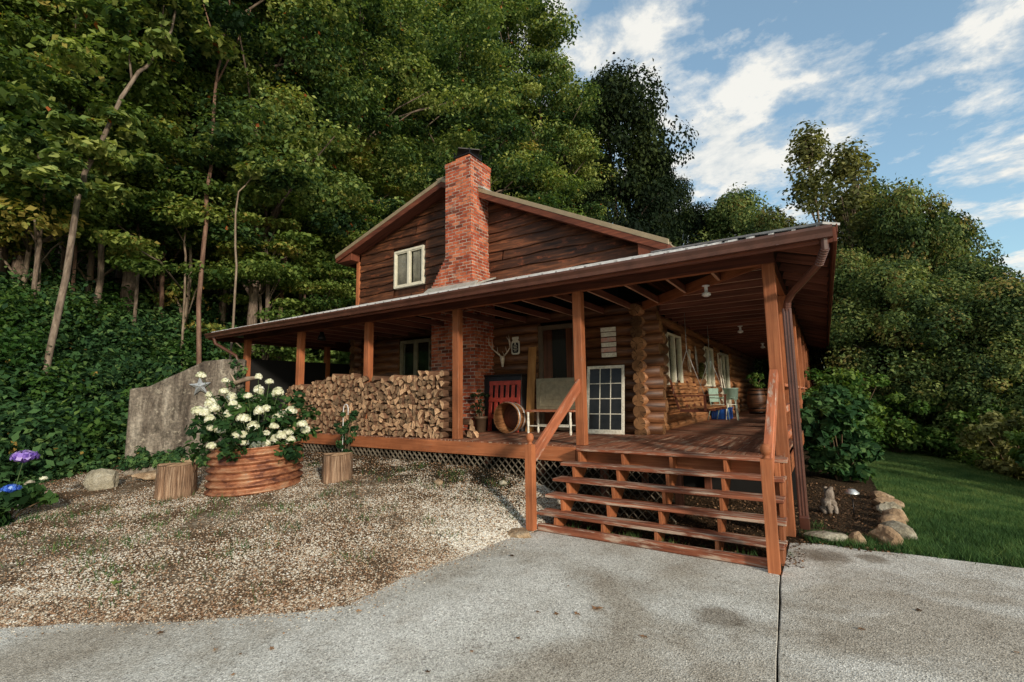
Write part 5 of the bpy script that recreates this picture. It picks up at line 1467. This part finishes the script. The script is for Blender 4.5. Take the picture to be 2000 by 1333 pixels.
sl = empty('solar_lamp', (lx, ly, lz), 0, 'small silver solar path lamp on a thin stake beside the figurine', 'lamp')
b = MB(); b.tube([(0, 0, -.05), (0, 0, .24)], .008, 8); b.build('stake', M['black_metal'], sl)
b = MB(); b.lathe([(.0, .23), (.02, .235), (.045, .31), (.045, .315), (0, .315)], (0, 0, 0), 16); b.build('lens', M['glass'], sl)
b = MB(); b.lathe([(.085, .31), (.085, .325), (.04, .365), (0, .37)], (0, 0, 0), 20); b.build('cap', M['galv'], sl)

# fallen leaves on the concrete, each one a thing
def leaf_obj(px, py, mat, label, s=.06, group='fallen leaves on the concrete'):
    z0 = -.93; d = cf_ + cr_ * ((px - 1000) / FOC) - cu_ * ((py - 666.5) / FOC); t_ = (z0 + .004 - CAM.z) / d.z; p = CAM + d * t_
    if p.x < float(np.interp(p.y, EY, EX)): p.z = tz(p.x, p.y) + .02
    b = MB(); V = []; n = 10; a0 = random.random() * 6
    for k in range(n):
        a = a0 + 2 * PI * k / n; r = s * (.95 if k % 2 == 0 else .45) * random.uniform(.8, 1.1); V.append((r * math.cos(a), r * .75 * math.sin(a), random.uniform(.001, s * .35)))
    V.append((0, 0, .004)); b.add(V, [(k, (k + 1) % n, n) for k in range(n)], [[(0, 0)] * 3] * n, 0, random.random())
    o = b.build('fallen_leaf', M[mat], None, 0, tuple(p)); return tag(o, label, 'leaf', group)
for (px, py) in [(313, 1238), (530, 1268), (420, 1270), (470, 1278), (455, 1318), (835, 1313), (922, 1273), (1050, 1196), (1012, 1248), (1087, 1200), (1127, 1200), (1172, 1189), (1190, 1128), (1682, 1230), (1795, 1193), (1985, 1275), (1000, 1087), (1110, 1145), (700, 1195), (350, 1160), (1258, 1245)]:
    leaf_obj(px, py, 'litter', 'dry curled brown leaf lying on the concrete', random.uniform(.018, .045))
leaf_obj(1165, 1190, 'litter', 'largest reddish brown leaf lying on the concrete in front of the steps', .06, None)
leaf_obj(226, 1155, 'leaf_lime', 'single fresh green leaf lying on the gravel at lower left', .07, None)

# ============================================================ THINGS ON THE PORCH
# firewood
def billet(seed, kind):
    rg = random.Random(seed); L = .42
    if kind == 0: pol = [(math.cos(a) * .058, math.sin(a) * .058) for a in [2 * PI * k / 12 for k in range(12)]]
    elif kind == 1: pol = [(math.cos(a) * .078, math.sin(a) * .078 - .028) for a in [PI * k / 7 for k in range(8)]]
    else:
        sp_ = rg.uniform(1.0, 1.7); pol = [(0, -.035 - .02)] + [(math.sin(a) * .10, math.cos(a) * .10 - .045) for a in [-sp_ / 2 + sp_ * k / 5 for k in range(6)]][::-1]
    pol = [(x * rg.uniform(.9, 1.1), z * rg.uniform(.9, 1.1)) for x, z in pol]; n = len(pol)
    b = MB(); y1 = L; tw = rg.uniform(-.1, .1)
    V = [(x, 0 + rg.uniform(-.006, .006), z) for x, z in pol] + [(x + tw * .05, y1, z * rg.uniform(.92, 1.05)) for x, z in pol]
    ar = sum(pol[i][0] * pol[(i + 1) % n][1] - pol[(i + 1) % n][0] * pol[i][1] for i in range(n))
    fr, bk = tuple(range(n)), tuple(range(n, 2 * n))[::-1]
    if ar < 0: fr, bk = fr[::-1], bk[::-1]
    F = [fr, bk]; UV = [[(.5 + V[i][0] * 4, .5 + V[i][2] * 4) for i in f] for f in F]
    for i in range(n):
        j = (i + 1) % n; q = (i, n + i, n + j, j) if ar > 0 else (j, n + j, n + i, i)
        F.append(q); UV.append([(V[v][1], (i if v % n == i else i + 1) * .05) for v in q])
    b.add(V, F, UV, [0, 0] + [1] * n, rg.random(), False)
    o = b.build('firewood_log', [M['fire_end'], M['fire_side']], None, 0); me = o.data; bpy.data.objects.remove(o); return me
BL = [billet(i, (0, 1, 2, 2, 1, 2, 2, 0, 2, 2, 1, 2, 2, 2)[i % 14]) for i in range(28)]
def top_h(x):
    return float(np.interp(x, [-10.1, -9.6, -9.0, -8.4, -7.9, -7.4, -7.0, -6.5, -6.0, -5.6, -5.2, -4.9], [1.07, 1.12, 1.17, 1.25, 1.30, 1.24, 1.13, 1.16, 1.20, 1.24, 1.20, 1.32]))
rf = random.Random(4); pieces = []
row = 0; z = .055
while z < 1.32:
    x = -10.05 + rf.uniform(0, .08)
    while x < -5.16:
        sz_ = rf.choice([.85, .95, 1.0, 1.1, 1.3]) if rf.random() < .6 else rf.uniform(.7, 1.05)
        if z + .04 < top_h(x) + rf.uniform(-.04, .03): pieces.append((x, z + rf.uniform(-.022, .022), sz_))
        x += .098 * sz_ + rf.uniform(.008, .03)
    z += .088
pieces.sort(key=lambda p: -p[0])
PXS = [-S * i for i in (3, 4)]
rest = MB(); rv, rfc, rmi, rtn, off = [], [], [], [], 0
GW = 'split firewood logs stacked along the front of the porch'
ind = 0
for i, (x, z, s_) in enumerate(pieces):
    ypos = -.085 + rf.uniform(-.02, .085); me = BL[rf.randrange(28)]; ry_ = rf.uniform(0, 6.28)
    sy = 1.0
    for q in PXS:
        if q - .05 < x < q + .19: sy = .17; ypos = -.085
    if ind < 286:
        o = bpy.data.objects.new('firewood_log', me); COL.objects.link(o); o.location = (x, ypos, z); o.rotation_euler = (rf.uniform(-.06, .06), ry_, rf.uniform(-.12, .12)); o.scale = (s_, sy, s_)
        tag(o, 'split firewood log stacked with its sawn end facing the yard', 'firewood', GW); ind += 1
    else:
        Mt = Matrix.Translation((x, ypos, z)) @ Matrix.Rotation(ry_, 4, 'Y') @ Matrix.Diagonal((s_, sy, s_, 1))
        nv_ = len(me.vertices); b0 = len(rest.v); rest.v.extend(tuple(Mt @ v.co) for v in me.vertices)
        tt = rf.random(); uvd = me.uv_layers[0].data
        for p in me.polygons:
            rest.f.append([b0 + k for k in p.vertices]); rest.uv.append([tuple(uvd[l].uv) for l in p.loop_indices]); rest.m.append(p.material_index); rest.t.append(tt); rest.sm.append(False)
tag(rest.build('firewood_pile', [M['fire_end'], M['fire_side']]), 'remaining split firewood at the left end of the long stack', 'firewood', kind='stuff')
for k_ in range(13):     # criss-cross end of the stack
    z = .05 + k_ * .094
    if k_ % 2:
        o = bpy.data.objects.new('firewood_log', BL[k_]); COL.objects.link(o); o.location = (-4.93, .0 + .1, z); o.rotation_euler = (0, rf.uniform(0, .3), PI / 2); o.scale = (1.0, .6, .85)
        tag(o, 'pale split log laid sideways in the criss-cross end of the firewood stack', 'firewood', 'crosswise logs at the right end of the firewood stack')
    else:
        o = bpy.data.objects.new('firewood_log', BL[k_ + 9]); COL.objects.link(o); o.location = (-5.08, -.06, z); o.rotation_euler = (0, rf.uniform(0, 6), 0); o.scale = (1.05, 1, 1.0)
        tag(o, 'split firewood log stacked with its sawn end facing the yard', 'firewood', GW)
for (x, y, z, rz) in [(-4.70, .25, .06, .3), (-4.66, .42, .06, 1.2), (-4.70, .33, .17, .8), (-4.74, .36, .27, 1.4)]:
    o = bpy.data.objects.new('firewood_log', BL[int(abs(x * 100)) % 28]); COL.objects.link(o); o.location = (x, y, z); o.rotation_euler = (0, 1, rz); o.scale = (1, .8, 1)
    tag(o, 'loose split log lying on the deck right of the second post beside the stack', 'firewood', 'loose logs beside the stack')

FY = WY - LR - .005       # face of the front logs
# red slatted panel in front of a dark cabinet
cb = empty('black_cabinet', (-5.15, 2.10, 0), 0, 'dark metal cabinet against the log wall behind the red slatted panel', 'cabinet')
b = MB(); b.bx(-.52, .52, -.15, .15, .0, 1.18); b.build('body', M['black'], cb, .01)
b = MB(); b.bx(-.55, .55, -.18, .17, 1.181, 1.22); b.build('top', M['black_metal'], cb, .006)
b = MB(); b.bx(-.50, -.005, -.17, -.151, .05, 1.13); b.build('door', M['black'], cb, .004)
b = MB(); b.bx(.005, .50, -.17, -.151, .05, 1.13); b.build('door', M['black'], cb, .004)
rp = empty('red_slatted_panel', (-5.02, 1.80, 0), 0, 'faded red wooden panel with upright slots leaning on the dark cabinet', 'panel')
b = MB(); x0, x1 = -.36, .36
for k_ in range(6): xx = x0 + (x1 - x0) * k_ / 5; b.bx(xx - .04, xx + .04, -.012, .012, .30, 1.08)
b.build('slats', M['red'], rp, .003)
b = MB()
for zz_ in (.30, .66, 1.02): b.bx(x0 - .04, x1 + .04, -.026, -.0125, zz_ - .03, zz_ + .06)
b.build('crossbars', M['red'], rp, .003)
b = MB(); b.bx(x0 - .02, x0 + .04, -.03, .03, 0, .28); b.bx(x1 - .04, x1 + .02, -.03, .03, 0, .28); b.build('legs', M['red'], rp)
rp.rotation_euler = (R_(-6), 0, 0)
# wicker tub
tb = empty('wooden_tub', (-4.70, 1.62, .315), 0, 'round wooden half barrel tub standing on its side with its mouth to the yard', 'tub')
RXm = Matrix.Rotation(R_(-92), 3, 'X') @ Matrix.Rotation(0, 3, 'Z')
b = MB(); n = 26
for k_ in range(n):
    a = 2 * PI * k_ / n; w_ = .30 * 2 * PI / n * .97
    for (ra, rb_, ya, yb) in ((.305, .275, -.17, .17),):
        p0 = Vector((ra * math.cos(a), ya, ra * math.sin(a))); p1 = Vector((rb_ * math.cos(a), yb, rb_ * math.sin(a)))
        b.bar(p0, p1, w_, .016, up=(math.cos(a), 0, math.sin(a)))
b.build('staves', M['log_side'], tb, .002)
b = MB(); b.lathe([(0, -.012), (.27, -.012), (.27, .012), (0, .012)], (0, .155, 0), 26, axis=Matrix.Rotation(R_(90), 3, 'X')); b.build('bottom', M['joist'], tb)
for yv, rr_ in ((-.12, .315), (.10, .293)):
    b = MB(); b.lathe([(rr_, -.018), (rr_ + .004, -.018), (rr_ + .004, .018), (rr_, .018)], (0, yv, 0), 30, axis=Matrix.Rotation(R_(90), 3, 'X')); b.build('hoop', M['galv'], tb)
# pot with twiggy plant
pt = empty('flower_pot', (-5.42, 1.55, 0), 0, 'brown clay pot standing in front of the brick chimney', 'pot')
b = MB(); b.lathe([(0, 0), (.11, 0), (.13, .28), (.15, .28), (.15, .33), (.125, .33), (.12, .27), (0, .26)], (0, 0, 0), 20); b.build('body', M['pot'], pt)
bp_, _c = bush('potted_plant', -5.42, 1.55, .20, .62, 16, 22, .05, M['leaf_dark'], 'straggly dark plant in the brown pot by the chimney', 'plant'); bp_.location = (-5.42, 1.55, .27)
# bench
bn = empty('old_bench', (-3.72, 1.75, 0), 0, 'old white painted porch bench with a tall beige panelled back and worn seat', 'bench')
b = MB(); b.bx(-.55, .48, -.25, .20, .43, .47); b.build('seat', M['rail'], bn, .006)
for (xx, yy_) in ((-.50, -.22), (.43, -.22), (-.50, .17), (.43, .17)):
    b = MB(); b.lathe([(.018, 0), (.026, .05), (.018, .12), (.03, .22), (.02, .34), (.028, .43)], (xx, yy_, 0), 10); b.build('leg', M['white'], bn)
b = MB(); b.bar((-.5, -.22, .16), (.43, -.22, .16), .02, .02); b.bar((-.5, .17, .16), (.43, .17, .16), .02, .02); b.build('stretcher', M['white'], bn)
b = MB(); b.bx(-.55, .48, .20, .235, .47, 1.10); b.build('back_panel', M['beige'], bn, .006)
b = MB()
for (a0, a1, z0, z1) in ((-.50, -.44, .52, 1.05), (.37, .43, .52, 1.05), (-.44, .37, .99, 1.05), (-.44, .37, .52, .58)): b.bx(a0, a1, .185, .199, z0, z1)
b.bx(-.32, .25, .188, .199, .66, .90); b.build('moulding', M['beige'], bn, .004)
# plank leaning on the log wall
b = MB(); b.bar((-4.50, 2.03, .0), (-4.50, 2.22, 1.80), .19, .028, up=(0, -1, 0)); tag(b.build('leaning_plank', M['board_tan'], None, .003), 'long tan plank leaning upright on the log wall left of the glass door', 'plank')
# old window sash leaning on the wall
ws = empty('old_window_sash', (-2.83, 2.06, 0), 0, 'old chipped white twelve pane window sash leaning on the log wall by the steps', 'window sash')
b = MB(); Wd, Hh = .76, 1.33
b.bx(-Wd / 2, -Wd / 2 + .055, -.018, .018, 0, Hh); b.bx(Wd / 2 - .055, Wd / 2, -.018, .018, 0, Hh); b.bx(-Wd / 2 + .055, Wd / 2 - .055, -.018, .018, 0, .085); b.bx(-Wd / 2 + .055, Wd / 2 - .055, -.018, .018, Hh - .06, Hh)
b.build('frame', M['white'], ws, .004)
b = MB()
for k_ in (1, 2): xx = -Wd / 2 + .055 + (Wd - .11) * k_ / 3; b.bx(xx - .008, xx + .008, -.014, .014, .085, Hh - .06)
for k_ in (1, 2, 3): zz_ = .085 + (Hh - .145) * k_ / 4; b.bx(-Wd / 2 + .055, Wd / 2 - .055, -.0155, .0125, zz_ - .008, zz_ + .008)
b.build('muntins', M['white'], ws, .002)
b = MB(); b.bx(-Wd / 2 + .055, Wd / 2 - .055, -.003, .001, .085, Hh - .06); b.build('panes', M['glass_dark'], ws)
ws.rotation_euler = (R_(-8), 0, R_(3))
# slat sign
sg = empty('slat_sign', (-2.76, FY - .02, 1.78), 0, 'sign of six short white and faded red slats above the old window sash', 'sign')
cols = ['white', 'white', 'redpale', 'white', 'redpale', 'white']
M['redpale'] = plain('washed_red_paint', (.42, .17, .13), .7, var=.35, sc_=18, c2=(.5, .40, .33))
b = MB(); b.bx(-.11, -.08, -.0, .012, -.30, .30); b.bx(.08, .11, -.0, .012, -.30, .30); b.build('battens', M['joist'], sg)
for k_, cm in enumerate(cols):
    b = MB(); zt_ = .30 - k_ * .102; b.bx(-.155 + random.uniform(-.006, .006), .155 + random.uniform(-.006, .006), -.016, -.001, zt_ - .085, zt_); b.build('slat', M[cm], sg, .003)
# jar sign
jr = empty('jar_sign', (-4.97, FY - .015, 1.87), 0, 'white cut out sign shaped like a preserving jar hung on the log wall', 'sign')
def plate(outline, y0, y1, mat, name, parent, bevel=.003):
    b = MB(); b.slab([(x, y0, z) for x, z in outline], (0, y1 - y0, 0), uvf=lambda p: (p[0], p[2])); return b.build(name, mat, parent, bevel)
def rr(w_, h_, r, cx_=0, cz=0, n=5):
    out = []
    for (sx, sz2, a0) in ((1, -1, -PI / 2), (1, 1, 0), (-1, 1, PI / 2), (-1, -1, PI)):
        for k_ in range(n): a = a0 + PI / 2 * k_ / (n - 1); out.append((cx_ + sx * (w_ / 2 - r) + r * math.cos(a), cz + sz2 * (h_ / 2 - r) + r * math.sin(a)))
    return out
plate(rr(.22, .31, .05, 0, -.045), 0, .012, M['white'], 'jar_body', jr)
plate(rr(.15, .035, .008, 0, .122), 0, .012, M['white'], 'jar_neck', jr)
plate(rr(.17, .055, .01, 0, .17), -.003, .013, M['white'], 'lid', jr)
plate(rr(.165, .235, .045, 0, -.05), -.004, -.0005, M['black'], 'label_panel', jr)
b = MB()
for k_, w_ in enumerate((.05, .10, .08, .11, .06)): b.bx(-w_ / 2, w_ / 2, -.008, -.005, .02 - k_ * .036, .032 - k_ * .036)
b.lathe([(.0, 0), (.02, 0), (.02, .004), (0, .004)], (0, -.008, .05), 10, axis=Matrix.Rotation(R_(90), 3, 'X')); b.build('lettering', M['white'], jr)
# antlers
an = empty('antler_mount', (-5.28, FY - .03, 1.55), 0, 'deer skull with pale antlers hung on the log wall next to the chimney', 'antlers')
b = MB(); b.lathe([(0, -.15), (.022, -.14), (.03, -.08), (.05, 0), (.06, .05), (.045, .09), (0, .10)], (0, -.05, 0), 12); b.build('skull', M['bone'], an)
for sgn in (-1, 1):
    b = MB(); m_ = [Vector((sgn * .03, -.05, .08)), Vector((sgn * .13, -.06, .17)), Vector((sgn * .24, -.10, .27)), Vector((sgn * .29, -.17, .38)), Vector((sgn * .24, -.24, .50))]
    b.tube(m_, [.017, .015, .013, .010, .004], 8)
    for k_, dz_ in ((1, .14), (2, .20), (3, .16)): b.tube([m_[k_], m_[k_] + Vector((-sgn * .02, -.03, dz_))], [.010, .003], 6)
    b.tube([m_[0] + Vector((sgn * .02, 0, .02)), m_[0] + Vector((sgn * .03, -.08, .11))], [.009, .003], 6)
    b.build('antler', M['bone'], an)
# grey chest at the left end behind the hydrangea
gc = empty('grey_chest', (-10.6, .75, 0), 0, 'grey wooden chest standing on the left end of the porch by the firewood', 'chest')
b = MB(); b.bx(-.36, .36, -.3, .3, .03, .62); b.build('body', M['lattice'], gc, .01)
b = MB(); b.bx(-.40, .40, -.34, .34, .622, .67); b.build('lid', M['lattice'], gc, .008)

# side porch: swing
sw = empty('porch_swing', (-1.45, 4.3, .45), 0, 'slatted wooden porch swing hanging by chains before the side log wall', 'swing')
b = MB()
for k_ in range(6): b.bx(-.22 + k_ * .085, -.155 + k_ * .085, -1.05, 1.05, -.012, .012)
b.build('seat', M['log_side'], sw, .003)
b = MB()
for k_ in range(6): b.bx(-.30 - k_ * .018, -.28 - k_ * .018, -1.05, 1.05, .06 + k_ * .082, .12 + k_ * .082)
b.build('backrest', M['log_side'], sw, .003)
for yy_ in (-1.05, -.35, .35, 1.03):
    b = MB(); b.bar((-.25, yy_, -.04), (.28, yy_, -.04), .04, .05); b.bar((-.27, yy_, -.02), (-.42, yy_, .58), .035, .035, up=(1, 0, 0)); b.build('frame_rib', M['stain_dark'], sw)
for yy_ in (-1.12, 1.12):
    b = MB(); b.bx(-.34, .28, yy_ - .03, yy_ + .03, .24, .265); b.bx(.22, .26, yy_ - .02, yy_ + .02, -.04, .24); b.build('armrest', M['stain_dark'], sw)
    b = MB(); top = Vector((-.05, yy_, BZ0 - .45))
    for q_ in (Vector((.24, yy_, .26)), Vector((-.36, yy_, .30))): b.tube([q_, Vector((-.05, yy_, 1.15)), top], .006, 5)
    b.build('chain', M['galv'], sw)
# chair, cooler, barrels
ch = empty('metal_lawn_chair', (-1.62, 7.55, 0), R_(70), 'pale green metal lawn chair with slatted wooden seat on the side porch', 'chair')
b = MB(); 
for k_ in range(5): b.bx(-.24, .24, -.25 + k_ * .1, -.165 + k_ * .1, .42, .437)
b.build('seat', M['white'], ch, .004)
b = MB(); b.bx(-.24, .24, .25, .265, .50, .88); b.build('backrest', M['mint'], ch, .02)
for xx in (-.23, .23):
    b = MB(); b.tube([(xx, -.28, 0), (xx, -.23, .42), (xx, -.22, .60), (xx, .24, .62)], .012, 8); b.build('front_leg', M['mint'], ch)
    b = MB(); b.tube([(xx, .34, 0), (xx, .22, .42), (xx, .29, .90)], .012, 8); b.build('rear_leg', M['mint'], ch)
bc = empty('blue_tote', (-1.78, 8.25, 0), 0, 'blue plastic storage tote under the chair on the side porch', 'tote')
b = MB(); b.bx(-.24, .24, -.30, .30, .0, .30); b.build('body', M['blue'], bc, .02)
b = MB(); b.bx(-.26, .26, -.32, .32, .301, .335); b.build('lid', M['blue'], bc, .008)
mt = empty('mint_bucket_stand', (-1.46, 7.9, 0), 0, 'tall mint green enamel tub on a white stand beside the lawn chair', 'washtub')
b = MB(); b.lathe([(0, .56), (.17, .56), (.20, .86), (.215, .86), (.205, .88), (.19, .87), (.16, .58), (0, .58)], (0, 0, 0), 20); b.build('tub', M['mint'], mt)
for k_ in range(4):
    a = PI / 4 + k_ * PI / 2; b = MB(); b.tube([(.20 * math.cos(a), .20 * math.sin(a), 0), (.15 * math.cos(a), .15 * math.sin(a), .558)], .014, 8); b.build('leg', M['white'], mt)
def barrel(x, y, label):
    o = empty('oak_barrel', (x, y, 0), 0, label, 'barrel'); b = MB(); pr = [(0, .02), (.245, .02), (.25, 0), (.27, .15), (.30, .32), (.31, .44), (.30, .56), (.27, .73), (.25, .88), (.235, .88), (.235, .85), (0, .85)]
    b.lathe(pr, (0, 0, 0), 24); b.build('staves', M['log'], o)
    for z_, r_ in ((.06, .262), (.20, .281), (.68, .281), (.82, .262)): b = MB(); b.lathe([(r_, z_ - .02), (r_ + .006, z_ - .02), (r_ + .006, z_ + .02), (r_, z_ + .02)], (0, 0, 0), 24); b.build('hoop', M['black_metal'], o)
    return o
barrel(-1.30, 12.2, 'dark oak barrel standing nearer on the side porch'); barrel(-1.0, 13.3, 'dark oak barrel standing farther back on the side porch')
bush('barrel_plant', -1.30, 12.2, .3, .55, 18, 30, .07, M['leaf_lime'], 'leafy plant sprouting from the nearer oak barrel', 'plant')[0].location.z = .84
# wall decorations on the side wall
SX = WX1 + LR + .01
fd = empty('metal_fish', (SX + .02, 6.35, 1.62), 0, 'silver metal fish hung nose up on the side log wall', 'wall decoration')
b = MB(); pr = [(0, -.36), (.03, -.30), (.075, -.15), (.09, .0), (.06, .18), (.025, .27), (.07, .36), (.0, .33)]
V = [(0, y_, z_) for y_, z_ in pr] + [(0, -y_, z_) for y_, z_ in pr[-2:0:-1]]; b.slab(V, (.02, 0, 0)); b.build('body', M['galv'], fd, .004); fd.rotation_euler = (R_(12), 0, 0)
wr = empty('dried_wreath', (SX + .03, 6.9, 1.35), 0, 'round dried leaf wreath hung beside the metal fish', 'wreath')
rg_ = np.random.default_rng(3); aa = rg_.random(40) * 2 * PI; Cw = np.stack([np.zeros(40), np.cos(aa) * .17, np.sin(aa) * .17], 1)
V, F, t = leaves(rg_, Cw, np.full((40, 3), .05), 24, .05, np.full(40, .5)); link_mesh('ring', np_mesh('wreath', V, F, [M['leaf_olive']], tint=t), wr)
for y_, lab in ((5.55, 'coiled rope hanging left of the metal fish on the side wall'), (9.5, 'pale rope loop hanging between the far windows')):
    b = MB(); b.tube([(SX + .03 + .02 * math.sin(k_), y_ + .09 * math.sin(2 * PI * k_ / 16), 1.55 + .28 * math.cos(2 * PI * k_ / 16)) for k_ in range(33)], .014, 6)
    tag(b.build('rope_coil', M['bone']), lab, 'rope')
for y_, z1_, lab in ((9.3, 2.0, 'pale oar leaning on the side wall near the second window'), (9.75, 1.9, 'shorter oar leaning beside the first one on the side wall')):
    b = MB(); b.tube([(SX + .22, y_, .0), (SX + .05, y_ + .05, z1_ * .7)], .018, 8); b.box((SX + .04, y_ + .055, z1_ * .84), (.02, .13, z1_ * .3)); tag(b.build('oar', M['white'], None, .003), lab, 'oar')
b = MB(); b.lathe([(0, .0), (.045, .0), (.06, -.12), (.065, -.22), (.0, -.24)], (-.25, 6.2, 1.95), 14); b.tube([(-.25, 6.2, 1.95), (-.25, 6.2, BZ0)], .004, 5)
tag(b.build('hanging_lantern', M['white_metal']), 'small white lantern hanging on a thin wire from the porch ceiling', 'lantern')
for k_ in range(3):
    xx = -.10 + k_ * .12; b = MB(); b.tube([(xx, 5.2, 1.45 - k_ * .1), (xx, 5.2, 2.0)], .014, 8)
    tag(b.build('wind_chime_tube', M['white_metal']), ('left long', 'middle', 'right short')[k_] + ' white tube of the chimes hanging near the corner post', 'wind chime')
for i, (x, y, rz) in enumerate(((-.2, 18.2, 0), (-.9, 18.0, .3))):
    t = empty('ladder_back_chair', (x, y, 0), rz, ('white slatted chair at the far end of the side porch' if i == 0 else 'second pale chair farther left at the far porch end'), 'chair')
    b = MB(); b.bx(-.22, .22, -.22, .22, .42, .45); b.build('seat', M['white'], t)
    for xx in (-.2, .2):
        b = MB(); b.bx(xx - .018, xx + .018, -.22, -.185, 0, .42); b.build('leg', M['white'], t); b = MB(); b.bx(xx - .018, xx + .018, .185, .22, 0, 1.05); b.build('leg', M['white'], t)
    b = MB(); [b.bx(-.18, .18, .19, .21, z_, z_ + .06) for z_ in (.6, .75, .9)]; b.build('backrest', M['white'], t)
for p in list(protoA) + protoS + protoO + protoR + [protoB]:
    if p.location.z < -40: print('unused proto', p.name)
print('objects', len(bpy.data.objects), 'faces', sum(len(m.polygons) for m in bpy.data.meshes))
